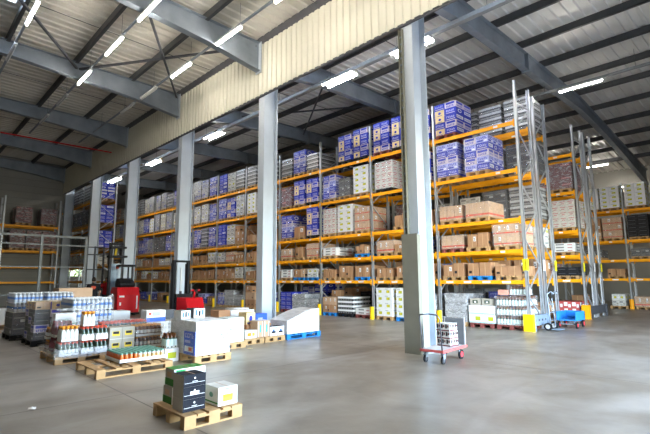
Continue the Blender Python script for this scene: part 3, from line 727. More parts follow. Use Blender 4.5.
# rack end protectors and side guards
def protector(x, y, mk, label, h=.52, round_=False):
    m = MB()
    if round_: m.prism([(x+.10*math.cos(a*math.pi/6)*(1 if abs(math.sin(a*math.pi/6)) < .9 else 1), y-.10-.09*abs(math.sin(a*math.pi/6))) for a in range(0, 7)], 'z', 0, h, mk)
    else:
        m.prism([(x-.13, y-.16), (x+.15, y-.16), (x+.15, y+.02), (x+.135, y+.02), (x+.135, y-.145), (x-.13, y-.145)], 'z', 0, h, mk)
    o = m.obj('post_protector'); tag(o, label, 'protector', 'rack post protectors')
protector(AX, AF, 'yellow', 'yellow angled protector at the foot of the near rack end')
for k in range(1, 10): protector(AX-BAY*k, AF, 'yellow', f'yellow rounded post protector on the floor, {ORD[k-1]} along from the near rack end', .5, True)
protector(AX, BF, 'orange', 'orange angled protector at the foot of the shaded second rack end', .55)
protector(AX, CF, 'orange', 'orange post protector at the farthest rack, left one', .5, True)
def side_guard(y0, y1, mk, label):
    t = thing('side_guard', label, 'guard rail', (AX+.09, 0, 0), 0)
    m = MB().box(-.01, y0, .16, .015, y1, .48, mk).box(-.01, y0, .45, .05, y1, .48, mk).box(-.01, y0, .16, .05, y1, .19, mk); m.obj('panel', t)
    m = MB()
    for i in range(4):
        c = y0+(i+.6)*(y1-y0)/4.3; m.box(.0, c-.045, .28, .018, c+.045, .34, 'greydark')
    m.obj('slot_holes', t)
    MB().box(-.02, y0, 0, .06, y0+.08, .5, mk).box(-.02, y1-.08, 0, .06, y1, .5, mk).obj('end_posts', t)
side_guard(AF+.05, AR+.1, 'steelblue', 'pale blue steel guard panel along the near rack end')
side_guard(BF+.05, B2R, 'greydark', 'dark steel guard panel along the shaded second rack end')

# ------------------------------------------------------------------ small goods
_bm = {}
def bottle_mesh(kind):
    if kind not in _bm:
        P = {
         'juice': [(.036,0,'juice'),(.036,.10,'juice'),(.036,.11,'juice'),(.030,.135,'juice'),(.029,.15,'capgreen'),(.029,.165,'capgreen')],
         'palejar': [(.036,0,'milk'),(.036,.10,'juicepale'),(.036,.11,'juicepale'),(.030,.135,'milk'),(.029,.15,'capgreen'),(.029,.165,'capgreen')],
         'milk': [(.042,0,'milk'),(.042,.17,'milk'),(.02,.23,'milk'),(.02,.25,'caporange'),(.03,.25,'caporange'),(.03,.29,'caporange')],
         'wine': [(.038,0,'wine'),(.038,.19,'wine'),(.015,.25,'wine'),(.015,.31,'wine')],
         'beer': [(.034,0,'glassbrown'),(.034,.06,'glassbrown'),(.0345,.13,'offwhite'),(.034,.15,'glassbrown'),(.015,.20,'glassbrown'),(.015,.24,'caporange')],
         'water': [(.042,0,'clearblue'),(.042,.09,'clearblue'),(.043,.15,'capblue'),(.042,.19,'clearblue'),(.016,.235,'clearblue'),(.018,.235,'paper'),(.018,.265,'paper')],
         'dark': [(.036,0,'glassgreen'),(.036,.05,'glassgreen'),(.0365,.12,'paper'),(.036,.16,'glassgreen'),(.014,.22,'glassgreen'),(.014,.27,'redstripe')],
         'tall': [(.045,0,'glassgreen'),(.045,.03,'glassgreen'),(.0455,.17,'mint'),(.045,.20,'glassgreen'),(.02,.25,'glassbrown'),(.02,.29,'glassbrown')],
        }[kind]
        _bm[kind] = MB().lathe((0,0,0), P, 10).mesh('bottle', True)
    return _bm[kind]
def pack(kind, x0, y0, z, nx, ny, layers, pitch, lh, label, tray='offwhite', film=None, group=None, only_edge=False, trayh=.05, cat='bottle pack', name='bottle_pack'):
    w, d = nx*pitch, ny*pitch
    t = thing(name, label, cat, (x0+w/2, y0+d/2, z), 0, group)
    for l in range(layers):
        zz = l*lh
        MB().box(-w/2, -d/2, zz, w/2, d/2, zz+.006, tray).box(-w/2, -d/2, zz, w/2, -d/2+.004, zz+trayh, tray).box(-w/2, d/2-.004, zz, w/2, d/2, zz+trayh, tray).box(w/2-.004, -d/2, zz, w/2, d/2, zz+trayh, tray).box(-w/2, -d/2, zz, -w/2+.004, d/2, zz+trayh, tray).obj('tray', t)
        for i in range(nx):
            for j in range(ny):
                if only_edge and i < nx-1 and j > 0 and l < layers-1: continue
                link('bottle', bottle_mesh(kind), t, (-w/2+(i+.5)*pitch, -d/2+(j+.5)*pitch, zz+.007))
    if film: link('shrink_film', film_mesh(w, d, layers*lh, film, random.Random(int(abs(x0*100+y0*10)))), t)
    return t
def box_thing(x0, y0, z0, x1, y1, z1, body, label, cat='box', name='cardboard_box', prints=(), top=None, group=None, rz=0):
    """prints: (face index 0 south 1 east 2 north 3 west, u0, v0, u1, v1, material, part name)"""
    cx, cy = (x0+x1)/2, (y0+y1)/2; w, d, h = x1-x0, y1-y0, z1-z0
    t = thing(name, label, cat, (cx, cy, z0), rz, group)
    MB().box(-w/2, -d/2, 0, w/2, d/2, h, body, top).obj('carton_body', t, bevel=.004)
    MB().box(-w/2+.004, -.004, h+.0005, w/2-.004, .004, h+.002, 'tape').obj('flap_seam', t)
    FQ = face_quads(-w/2, -d/2, 0, w/2, d/2, h); by = {}
    for f, u0, v0, u1, v1, k, nm in prints:
        m = by.setdefault(nm, MB())
        if nm == 'lettering': letters(m, FQ[f], u0, v0, u1, v1, k, random.Random(int(u0*100+h*1000)), 6)
        elif k.startswith('@'): roundel(m, FQ[f], (u0+u1)/2, (v0+v1)/2, (u1-u0)/2, (v1-v0)/(u1-u0), k[1:])
        else: pr(m, FQ[f], u0, v0, u1, v1, k)
    for nm, m in by.items(): m.obj(nm, t)
    return t
exec_after = []

# --- nearest pallet with boxes
floor_pallet(-5.60, 2.47, -4.78, 3.22, 'woodlight', 'small wooden pallet nearest the camera carrying six boxes')
G = .146
for i, l in enumerate(['lower', 'upper']):
    z = G+i*.205
    box_thing(-5.58, 2.58+.02*i, z, -5.34, 3.02, z+.20, 'beigebox', f'beige and white box with green base band, {l} of two on nearest pallet', prints=[
        (0, 0, 0, 1, .42, 'green', 'green_band'), (0, .25, .5, .75, .8, 'brownpale', 'faded_mark'), (1, 0, 0, 1, 1, 'white', 'white_panel'), (1, .06, .1, .36, .95, 'greenbright', 'green_picture'), (1, .12, .3, .3, .7, 'mint', 'picture_bottle'),
        (1, .45, .1, .62, .55, 'greenbright', 'green_picture')], top='green' if i else 'beigebox')
for i, l in enumerate(['bottom', 'middle', 'top']):
    z = G+i*.136
    box_thing(-5.19, 2.52, z, -4.93, 2.80, z+.134, 'beigebox', f'charcoal fronted beige box, {l} of the stack of three on nearest pallet', prints=[
        (1, 0, 0, 1, 1, 'navybox', 'dark_front'), (1, .04, .30, .96, .33, 'paper', 'white_line'), (1, .46, .6, .54, .78, '@paper', 'crest'), (1, .38, .40, .62, .46, 'silver', 'small_text')]+
        ([(1, .3, .30, .7, .62, 'paper', 'white_label')] if i == 1 else []), top='navybox' if i == 2 else 'beigebox')
box_thing(-5.17, 2.93, G, -4.86, 3.20, G+.215, 'offwhite', 'pale grey box with lemon label alone on right of nearest pallet', prints=[
    (0, 0, .12, 1, .2, 'green', 'green_stripe'), (0, .35, .4, .65, .7, '@capgreen', 'leaf_mark'), (1, .02, .02, .98, .98, 'white', 'white_panel'), (1, .24, .22, .76, .45, 'lemon', 'lemon_picture'), (1, .24, .45, .76, .60, 'yellowgreen', 'green_label'), (1, .30, .60, .70, .82, 'steelblue', 'glass_picture'), (1, .3, .86, .7, .92, 'capgreen', 'small_text')])
# --- half empty pallet with jar trays
floor_pallet(-9.36, 2.62, -8.19, 3.95, 'wood', 'half empty wooden pallet carrying the trays of small jars')
pack('juice', -9.32, 3.12, G, 9, 4, 1, .084, .17, 'cardboard tray of orange jars with green lids on half empty pallet', tray='white', trayh=.06, cat='jar tray', name='jar_tray')
pack('palejar', -9.32, 3.46, G, 9, 6, 1, .084, .17, 'white tray of pale jars with green lids beside the orange jars', tray='white', trayh=.06, cat='jar tray', name='jar_tray')
# --- wrapped bottle pallet at left front
floor_pallet(-11.3, 2.45, -10.1, 3.41, 'wood', 'wooden pallet at left front under wrapped bottle crates')
GC = 'crates on the left front pallet'
pack('dark', -10.50, 2.52, G, 5, 5, 1, .072, .27, 'crate of dark bottles at near corner of left front pallet', tray='white', film='film', group=GC)
pack('milk', -10.44, 2.54, G+.28, 4, 4, 1, .078, .27, 'pack of white bottles with orange caps on the near corner crate', group=GC)
pack('dark', -10.45, 2.915, G, 4, 3, 2, .08, .27, 'two tier pack of dark bottles, middle of left front pallet', tray='white', trayh=.09, group=GC)
pack('milk', -10.42, 2.94, G+.55, 3, 3, 1, .078, .27, 'white bottles with orange caps on top of the two tier pack', group=GC)
pack('dark', -10.45, 3.185, G, 4, 3, 2, .08, .27, 'two tier pack of dark bottles, right end of left front pallet', tray='white', trayh=.09, group=GC)
pack('wine', -10.90, 2.50, G, 4, 5, 1, .085, .33, 'wine bottles lined up behind the near corner crate', group=GC)
pack('wine', -10.88, 2.52, G+.34, 4, 4, 1, .085, .33, 'upper layer of wine bottles behind the white bottles', film='film', group=GC)
pack('beer', -11.27, 2.5, G, 3, 9, 2, .085, .26, 'brown beer bottles along the rear edge of left front pallet', film='film', group=GC)
box_thing(-11.28, 2.62, .68, -10.98, 3.02, .93, 'white', 'white box with green stripe on top of the left front bottles', prints=[(1, 0, .08, 1, .16, 'capgreen', 'green_stripe'), (1, .3, .3, .7, .6, '@mint', 'faint_mark'), (0, 0, .08, 1, .16, 'capgreen', 'green_stripe')])
o = link('wrap_skirt', film_mesh(1.21, .97, .16, 'filmheavy', random.Random(3), 'wrap_skirt')); o.location = (-10.7, 2.93, .11); tag(o, 'crumpled clear stretch film round the foot of the left front bottle crates', 'plastic film')
# --- second pallet of the same row: beige boxes and brown jars
floor_pallet(-11.3, 3.44, -10.1, 4.64, 'wood', 'wooden pallet under the beige boxes with yellow labels')
for iz in range(2):
    for iy in range(2):
        y = 3.45+iy*.265; z = G+iz*.245
        box_thing(-10.5, y, z, -10.12, y+.26, z+.243, 'beigebox', f'beige box with yellow and black label, {["lower","upper"][iz]} {["left","right"][iy]} of four', prints=[(1, .2, .28, .8, .68, 'lemon', 'yellow_label'), (1, .26, .44, .74, .66, 'black', 'dark_label_top'), (1, 0, .0, 1, .05, 'offwhite', 'base_line')], group='four beige boxes')
pack('beer', -10.58, 4.02, G, 5, 7, 2, .085, .25, 'two tier pack of brown bottles right of the beige boxes', film='film')
pack('dark', -11.15, 3.5, G, 5, 12, 2, .085, .28, 'dark bottles hidden behind the beige boxes', film='film', only_edge=True)
# --- water bottle stack behind
floor_pallet(-12.9, 3.10, -11.7, 4.10, 'wood', 'wooden pallet under the tall blue and clear water bottle stack')
pack('water', -12.85, 3.14, G, 11, 9, 4, .1, .265, 'tall stack of blue labelled water bottles behind the left front pallet', tray='offwhite', trayh=.02, film='film', only_edge=True)
m = MB(); pts = []
for i in range(13):
    f = i/12; pts.append((-11.62+.03*math.sin(i), 2.78+1.22*f, .98+.30*f-.10*math.sin(f*math.pi)))
m.tube(pts, .028, 'filmheavy', 8); tag(m.obj('film_strand'), 'twisted strand of clear wrap slung across the water bottle stack', 'plastic film')
# --- dark blue stack
def bluestack(x0, y0, x1, y1, h, label):
    floor_pallet(x0, y0, x1, y1, 'blackplastic', 'black pallet under the '+label)
    t = thing('carton_stack', label, 'carton stack', ((x0+x1)/2, (y0+y1)/2, G), 0)
    w, d = x1-x0-.08, y1-y0-.08; nz = 5
    for q in range(nz):
        for i in range(3):
            for j in range(3):
                st = 'dark' if q < nz-1 else ('cream' if j < 2 else 'blue')
                c = link('carton', carton_mesh(st if (i+j+q) % 3 else ('bluelilac' if q < nz-1 else 'brownpale'), (i+j) % 4, w/3, d/3, h/nz), t, (-w/2+(i+.5)*w/3, -d/2+(j+.5)*d/3, q*h/nz))
    link('shrink_film', film_mesh(w, d, h, 'film', random.Random(5)), t)
bluestack(-14.4, 2.66, -13.25, 3.75, .95, 'wrapped dark blue carton stack with tan top layer')
# --- far long stack with blue and white bottle rows on top
floor_pallet(-16.2, 2.50, -15.0, 3.26, 'blackplastic', 'black pallet under the left half of the farthest bottle stack')
floor_pallet(-16.2, 3.30, -15.0, 4.06, 'blackplastic', 'black pallet under the right half of the farthest bottle stack')
for y0, l in ((2.52, 'left'), (3.32, 'right')):
    t = load('DG', -15.6, y0+.36, G, 1.12, .70, .60, f'grey wrapped carton stack, {l} half of the farthest bottle stack', 'farthest bottle stack', True, random.Random(int(y0*10)))
    pack('water', -16.12, y0+.01, G+.61, 11, 7, 2, .1, .265, f'two blue and white bottle layers on the {l} half of the farthest stack', tray='offwhite', trayh=.02, film='film', only_edge=True, group='bottle layers of the farthest stack')
# --- left edge and brown box
floor_pallet(-19.9, 2.2, -18.7, 3.25, 'wood', 'wooden pallet at the left edge under a white box')
box_thing(-19.7, 2.35, G, -18.8, 3.15, G+.52, 'white', 'plain white box on a pallet at the left edge')
floor_pallet(-18.9, 4.4, -17.7, 5.9, 'wood', 'wooden pallet hidden behind the bottle stacks under brown box')
load('BS', -18.3, 5.1, G, 1.1, 1.4, .82, 'blue and white carton stack under the large brown box', None, True, random.Random(77))
box_thing(-18.7, 4.32, .985, -17.95, 5.42, 1.36, 'brownpale', 'large plain brown cardboard box above the bottle stacks at left')
# --- middle back white things
floor_pallet(-12.6, 4.7, -11.4, 5.9, 'wood', 'wooden pallet under the white and blue wrapped boxes in the middle')
load('WG', -12.0, 5.3, G, 1.1, 1.1, .42, 'grey wrapped box layer in the middle under white and blue box', None, True, random.Random(21))
box_thing(-11.85, 4.78, .58, -11.47, 5.28, .86, 'white', 'white and blue wrapped box in the middle behind the brown bottles', prints=[(1, 0, 0, 1, .35, 'bluebright', 'blue_base'), (1, .3, .5, .7, .85, 'bluelogo', 'blue_mark'), (1, .1, .6, .25, .8, 'redstripe', 'red_mark')])
box_thing(-12.3, 5.33, .58, -11.95, 5.80, .82, 'greydark', 'dark grey box behind the white and blue wrapped box')
box_thing(-13.6, 4.45, 0, -13.0, 4.95, .78, 'white', 'white box behind the beige boxes near the red truck')
# --- bright white wrapped stack
floor_pallet(-9.42, 4.42, -8.22, 5.24, 'woodlight', 'wooden pallet under the bright white wrapped stack')
t = thing('carton_stack', 'bright white wrapped carton stack right of the jar trays', 'carton stack', (-8.82, 4.83, G), 0)
for q in range(3):
    for i in range(3):
        for j in range(2):
            c = MB().box(-.185, -.19, 0, .185, .19, .218, 'white'); FQ = face_quads(-.185, -.19, 0, .185, .19, .218)
            if i == 2 and j == 1: letters(c, FQ[1], .45, .35, .93, .75, 'creamcard' if q != 1 else 'bluebright', random.Random(q), 4)
            if i == 2 and j == 0: pr(c, FQ[1], .1, .08, .9, .16, 'mint')
            c.obj('carton', t, (-.375+i*.375, -.19+j*.385, q*.221))
m = MB(); m.box(.10, -.402, .01, .566, -.390, .46, 'bluebright'); FQ = face_quads(.10, -.402, .01, .566, -.39, .46)
letters(m, FQ[0], .1, .72, .9, .92, 'bluelogo', random.Random(9), 4); pr(m, FQ[0], .1, .12, .85, .36, 'paper'); pr(m, FQ[0], .45, .16, .75, .32, 'redstripe'); pr(m, FQ[0], .1, .5, .6, .62, 'bluelogo')
m.obj('blue_print', t)['label'] = 'blue printed sheet with red mark'
link('shrink_film', film_mesh(1.15, .80, .67, 'film', random.Random(8)), t)
box_thing(-9.18, 4.10, 0, -8.86, 4.40, .26, 'white', 'white box with green label beside the bright white stack', prints=[(1, .2, .25, .8, .7, 'yellowgreen', 'green_label'), (0, .2, .25, .8, .7, 'yellowgreen', 'green_label')])
pack('tall', -9.14, 4.14, .262, 3, 3, 1, .08, .3, 'clear tall bottles on the white box with green label')
z = G+.675
box_thing(-9.30, 4.47, z, -8.96, 4.68, z+.17, 'white', 'white box printed with dark blue bottles, left of two on bright stack', top='greydark', prints=[(1, .12, .2, .32, .75, 'capblue', 'bottle_print'), (1, .42, .2, .6, .85, 'navybox', 'bottle_print'), (1, .7, .3, .88, .75, 'capblue', 'bottle_print')], group='boxes on the bright stack')
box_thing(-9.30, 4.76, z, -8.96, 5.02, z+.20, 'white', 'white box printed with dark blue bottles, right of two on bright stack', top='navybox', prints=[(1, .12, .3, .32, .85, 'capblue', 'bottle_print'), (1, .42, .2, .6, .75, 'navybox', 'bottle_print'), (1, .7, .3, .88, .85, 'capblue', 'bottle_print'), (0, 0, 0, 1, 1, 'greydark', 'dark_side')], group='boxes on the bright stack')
# --- row of pallets before the second column
floor_pallet(-10.5, 5.7, -9.36, 6.38, 'woodlight', 'wooden pallet of the middle row under the pale green tinted boxes')
for i, l in enumerate(['lower', 'upper']):
    box_thing(-9.85, 5.90, G+i*.29, -9.40, 6.34, G+i*.29+.285, 'mint', f'white box with pale green print, {l} of two in the middle row', prints=[(1, 0, .06, 1, .1, 'turquoise', 'green_line'), (1, .3, .3, .7, .5, '@white', 'faint_mark')])
floor_pallet(-10.6, 6.48, -9.62, 7.12, 'woodlight', 'wooden pallet of the middle row under the yellow and blue boxes')
floor_pallet(-10.6, 7.16, -9.62, 7.82, 'woodlight', 'wooden pallet of the middle row under the blue printed boxes')
box_thing(-9.98, 6.55, G, -9.66, 6.92, G+.20, 'offwhite', 'beige box with orange print at left of the middle row pallet', prints=[(1, .2, .3, .5, .7, 'caporange', 'orange_print'), (1, .6, .3, .8, .7, 'lemon', 'orange_print')])
box_thing(-10.56, 6.86, G, -10.04, 7.66, G+.30, 'brown', 'plain brown box under the yellow and blue boxes in the middle row')
for i, l in enumerate(['left', 'right']):
    box_thing(-9.98, 6.93+.20*i, G, -9.66, 7.12+.20*i, G+.42, 'brownpale', f'tall pale brown box with teal strip, {l} of two', prints=[(1, .4, .3, .6, .75, 'turquoise', 'teal_strip'), (1, .1, .05, .2, .95, 'white', 'white_edge'), (1, .8, .05, .9, .95, 'white', 'white_edge')], top='white')
for i, l in enumerate(['left', 'right']):
    box_thing(-9.98, 7.34+.24*i, G, -9.66, 7.57+.24*i, G+.24, 'white', f'white box with dark blue emblem, {l} of two in the middle row', prints=[(1, .2, .3, .8, .5, 'navybox', 'emblem'), (1, .35, .5, .65, .7, 'capblue', 'emblem'), (1, 0, .86, 1, .9, 'turquoise', 'top_line')], top='navybox')
floor_pallet(-11.9, 6.5, -10.75, 7.85, 'wood', 'wooden pallet behind the middle row under taller boxes')
load('BR', -11.3, 7.18, G, 1.0, 1.25, .44, 'brown carton layer behind the middle row', None, True, random.Random(41), False)
box_thing(-10.5, 6.90, G+.302, -10.12, 7.18, G+.61, 'creamcard', 'yellow box with blue oval in the middle row', prints=[(1, .3, .25, .7, .75, '@blue', 'blue_oval'), (1, .1, .06, .9, .16, 'blue', 'blue_base')])
box_thing(-10.5, 7.20, G+.302, -10.12, 7.58, G+.56, 'bluebright', 'bright blue box beside the yellow box', prints=[(1, .2, .4, .6, .6, 'bluelogo', 'pale_mark')])
box_thing(-11.5, 6.62, .59, -11.05, 6.98, .78, 'brown', 'low brown box left of the long white box')
box_thing(-11.5, 7.0, .59, -11.05, 7.8, .76, 'white', 'long white box behind the yellow and blue boxes')
box_thing(-12.55, 7.75, 0, -12.05, 8.3, .74, 'white', 'second white box beside the foot of the second column')
# --- blue pallet with sloping white wrapped load
floor_pallet(-10.45, 7.88, -9.62, 9.14, 'bluepal', 'bright blue pallet under the sloping white wrapped load')
t = thing('carton_stack', 'white wrapped load with a sloping top on the blue pallet', 'carton stack', (-10.03, 8.51, G), 0)
steps = [(.20, 2), (.32, 3), (.44, 3), (.56, 4), (.62, 4)]
for j, (h, nzz) in enumerate([(.34, 2), (.44, 3), (.52, 3), (.60, 4), (.62, 4)]):
    for q in range(nzz):
        c = MB().box(-.36, -.115, 0, .36, .115, h/nzz-.006, 'white'); FQ = face_quads(-.36, -.115, 0, .36, .115, h/nzz-.006)
        if q == 0 and j > 0: letters(c, FQ[1], .1, .15, .9, .7, 'steelblue', random.Random(j), 3)
        if j == 4 and q: letters(c, FQ[1], .2, .2, .8, .8, 'bluelogo', random.Random(j+q), 3)
        c.obj('carton', t, (0, -.47+j*.236, q*h/nzz))
m = MB(); prof = [(-.60, 0), (-.60, .36), (-.30, .46), (0, .56), (.30, .63), (.60, .645), (.60, 0)]
m.prism(prof, 'x', -.38, .385, 'filmsmooth'); m.obj('shrink_film', t)
# --- litter
def scrap(x, y, k, label, r=.06):
    n = 9; pts = []
    for i in range(n): a = 2*math.pi*i/n; rr = r*R.uniform(.6, 1.3); pts.append((x+rr*math.cos(a)*1.5, y+rr*math.sin(a), .004+R.uniform(0, .02)))
    m = MB(); m.add(pts+[(x, y, .03)], [(i, (i+1) % n, n) for i in range(n)], k); tag(m.obj('paper_scrap'), label, 'litter', 'scraps on the floor')
scrap(-6.95, 1.47, 'paper', 'torn white paper scrap on the floor at lower left')
scrap(-9.05, 6.28, 'creamcard', 'yellowish scrap on the floor before the middle row of pallets', .05)

# ------------------------------------------------------------------ tall bottle pack in the first rack bay
xl = AX-BAY; cx = xl+.58+1.95
o = link('pallet', pallet_mesh('woodred', .9, 1.2)); o.location = (cx, AF+.56, .001); tag(o, 'red brown pallet, floor under front rack, first bay from right, right place', 'pallet', 'pallets in the front rack')
pack('tall', cx-.46, AF-.02, .146, 9, 11, 3, .1, .30, 'pale labelled tall bottles in three tiers at the near rack end', tray='offwhite', trayh=.03, film='film', only_edge=True)
pack('tall', cx-.05, AF+.1, 1.085, 5, 6, 1, .1, .30, 'upper bottle pack at right on the tall bottle tiers', tray='offwhite', trayh=.03, film='film')
box_thing(cx-.40, AF+.05, 1.085, cx-.08, AF+.5, 1.25, 'pink', 'low salmon coloured box on the tall bottle tiers')
for i, l in enumerate(['left', 'right']):
    box_thing(AX-BAY+1.13+i*.42, AF+.05, .146+.585, AX-BAY+1.5+i*.42, AF+.5, .146+.80, 'beigebox', f'small beige box on the white floor cartons, {l} of two', prints=[(0, .25, .25, .75, .75, 'glassgreen', 'dark_label'), (0, .4, .35, .6, .6, 'paper', 'dark_label_centre')])

# ------------------------------------------------------------------ platform trolley
t = thing('platform_trolley', 'platform trolley with red edged deck beside the nearest column', 'trolley', (-5.0, 8.2, 0), math.radians(4))
MB().box(-.28, -.50, .24, .28, .55, .285, 'cartdeck').obj('deck', t)
MB().box(-.30, -.52, .232, .30, -.50, .285, 'cartred').box(.28, -.52, .232, .30, .57, .285, 'cartred').box(-.30, -.52, .232, -.28, .57, .285, 'cartred').box(-.30, .55, .232, .30, .57, .285, 'cartred').obj('deck_frame', t)
hp = [(-.26, -.48, .28), (-.26, -.50, .62), (-.27, -.54, .92), (-.24, -.56, 1.0), (0, -.56, 1.02), (.22, -.56, 1.0), (.26, -.53, .92), (.26, -.50, .62), (.26, -.48, .28)]
MB().tube(hp, .016, 'tubepipe').obj('handle', t, smooth=True)
MB().box(-.26, .50, .29, .27, .525, .86, 'cartpanel').box(.255, .495, .29, .285, .53, .88, 'silver').box(-.28, .495, .29, -.25, .53, .88, 'silver').obj('end_panel', t)
def wheel(t, x, y, r, w, k, hub=None):
    wo = MB().tube([(x-w/2, y, r), (x+w/2, y, r)], r, k, 16).obj('wheel', t)
    MB().tube([(x-w/2-.006, y, r), (x+w/2+.006, y, r)], r*.6, hub or k, 12).obj('hub', wo)
for sx in (-.22, .24):
    wheel(t, sx, -.42, .075, .04, 'rubber', 'greydark')
    MB().box(sx-.03, -.45, .10, sx-.024, -.36, .21, 'galv').box(sx+.024, -.45, .10, sx+.03, -.36, .21, 'galv').box(sx-.03, -.46, .19, sx+.03, -.34, .21, 'galv').obj('fork', t)
    wheel(t, sx, .36, .10, .045, 'rubber', 'wheelred')
    MB().bar((sx, .36, .10), (sx, .25, .21), .03, .03, 'galv').obj('wheel_bracket', t)
t.scale = (.82, 1, .93)
o = load('FL', -5.02, 8.40, .267, .36, .34, .0+.46, 'x', None, True, random.Random(4), False)
tag(o, 'stack of white, black and maroon printed trays on the platform trolley', 'tray stack')
o.name = 'tray_stack'
for c in list(o.children): bpy.data.objects.remove(c)
for q in range(3):
    c = MB().box(-.15, -.15, 0, .15, .15, .15, 'offwhite'); FQ = face_quads(-.15, -.15, 0, .15, .15, .15)
    for F in FQ:
        for i in range(3): pr(c, F, .04+i*.33, .35, .17+i*.33, .9, 'black'); pr(c, F, .20+i*.33, .5, .30+i*.33, .8, 'maroon')
        pr(c, F, 0, 0, 1, .16, 'maroon'); pr(c, F, .1, .2, .4, .3, 'steelblue')
    c.obj('tray', o, (0, -q*.012, q*.153))
# ------------------------------------------------------------------ blue hand truck and blue flat trolley by the rack end
t = thing('hand_truck', 'pale blue tubular hand truck standing at the near rack end', 'hand truck', (-5.27, 15.1, 0), 0)
for s in (-1, 1):
    pts = [(.0, s*.2, .12), (-.02, s*.2, .6), (-.05, s*.2, .95), (-.04, s*.19, 1.12), (.06, s*.17, 1.2), (.14, s*.15, 1.12)]
    MB().tube(pts, .018, 'steelblue').obj('side_tube', t, smooth=True)
    m = MB().tube([(-.06+0, s*.26-.03, .12), (-.06, s*.26+.03, .12)], .12, 'rubber', 14).tube([(-.06, s*.26-.035, .12), (-.06, s*.26+.035, .12)], .07, 'silver', 10); m.obj('wheel', t)
m = MB()
for zz in (.3, .55, .8): m.tube([(-.01, -.2, zz), (-.01, .2, zz)], .012, 'steelblue')
m.obj('cross_bars', t); MB().box(.0, -.22, .03, .26, .22, .045, 'steelblue').obj('toe_plate', t)
t = thing('flat_trolley', 'blue box trolley with red wheel behind the hand truck', 'trolley', (-5.15, 16.3, 0), 0)
MB().box(-.3, -.35, .24, .3, .55, .27, 'trolleyblue').box(-.3, .5, .27, .3, .55, .52, 'trolleyblue').box(.27, -.35, .27, .3, .55, .52, 'trolleyblue').box(-.3, -.35, .27, -.27, .55, .52, 'trolleyblue').obj('tub', t)
for sx in (-.27, .27): wheel(t, sx, -.22, .10, .05, 'rubber', 'wheelred'); wheel(t, sx, .42, .12, .05, 'rubber', 'wheelred')
MB().bar((-.27, -.22, .12), (.27, -.22, .12), .03, .03, 'galv').bar((-.27, .42, .12), (.27, .42, .12), .03, .03, 'galv').obj('axles', t)
for sx in (-.2, .2): MB().bar((sx, -.22, .12), (sx, -.22, .25), .03, .03, 'galv').bar((sx, .42, .12), (sx, .42, .25), .03, .03, 'galv').obj('axle_bracket', t)

# ------------------------------------------------------------------ trucks
t = thing('reach_truck', 'red reach truck with tall dark mast in front of the fourth column', 'forklift', (-22.0, 8.02, 0), math.radians(-4))
m = MB(); m.prism([(-.55, .12), (.62, .12), (.62, .95), (.50, 1.30), (-.42, 1.30), (-.55, 1.1)], 'y', -.45, .55, 'truckred'); m.obj('body', t, bevel=.05)
MB().box(-.57, -.47, .05, .64, .57, .14, 'rubber').obj('chassis', t)
MB().box(-.45, -.456, .85, -.05, -.45, 1.0, 'paper').box(.622, -.36, .84, .632, -.14, .92, 'paper').box(.622, -.34, .48, .632, -.27, .62, 'paper').box(.622, .40, .3, .632, .46, .9, 'paper').obj('decals', t)
m = MB(); m.prism([(-.4, 1.30), (.35, 1.30), (.42, 1.45), (.1, 1.62), (-.15, 1.72), (-.4, 1.6)], 'y', -.3, .4, 'black'); m.obj('seat_and_dash', t, bevel=.04)
m = MB()
for x, y in ((.15, .3), (-.45, .3)): m.bar((x, y, 1.28), (x-.05, y, 2.28), .06, .06, 'black')
m.obj('guard_posts', t)
MB().box(-.60, -.25, 2.26, .28, .40, 2.36, 'black').box(-.60, -.25, 2.18, -.45, -.15, 2.28, 'redstripe').obj('overhead_guard', t)
m = MB()
for y in (-.28, .28): m.box(-1.72, y-.05, .1, -1.60, y+.05, 3.5, 'black').box(-1.58, y-.04, .1, -1.50, y+.04, 3.3, 'greydark')
for zz in (.3, 1.6, 3.4): m.box(-1.72, -.33, zz, -1.64, .33, zz+.1, 'black')
m.obj('mast', t)
MB().box(-1.49, -.24, .9, -1.46, .22, 2.45, 'mastpanel').obj('mast_window', t)
m = MB().box(-1.70, -.42, 2.75, -1.15, .42, 2.85, 'black').box(-1.6, -.36, 3.2, -1.12, .36, 3.3, 'black').bar((-1.2, -.3, 2.8), (-1.15, -.3, 3.25), .05, .05, 'black').bar((-1.4, -.1, 2.85), (-1.25, -.1, 3.2), .09, .09, 'lemon'); m.obj('carriage', t)
for y in (-.2, .2): MB().box(-2.7, y-.05, .06, -1.7, y+.05, .10, 'greydark').obj('fork', t)
for x, y in ((-.9, -.4), (-.9, .5), (.3, -.3), (.3, .4)):
    MB().tube([(x, y-.06, .14), (x, y+.06, .14)], .14, 'rubber', 14).obj('wheel', t)
MB().box(-1.7, -.42, .08, -.5, -.34, .2, 'truckred').box(-1.7, .44, .08, -.5, .52, .2, 'truckred').obj('outriggers', t)
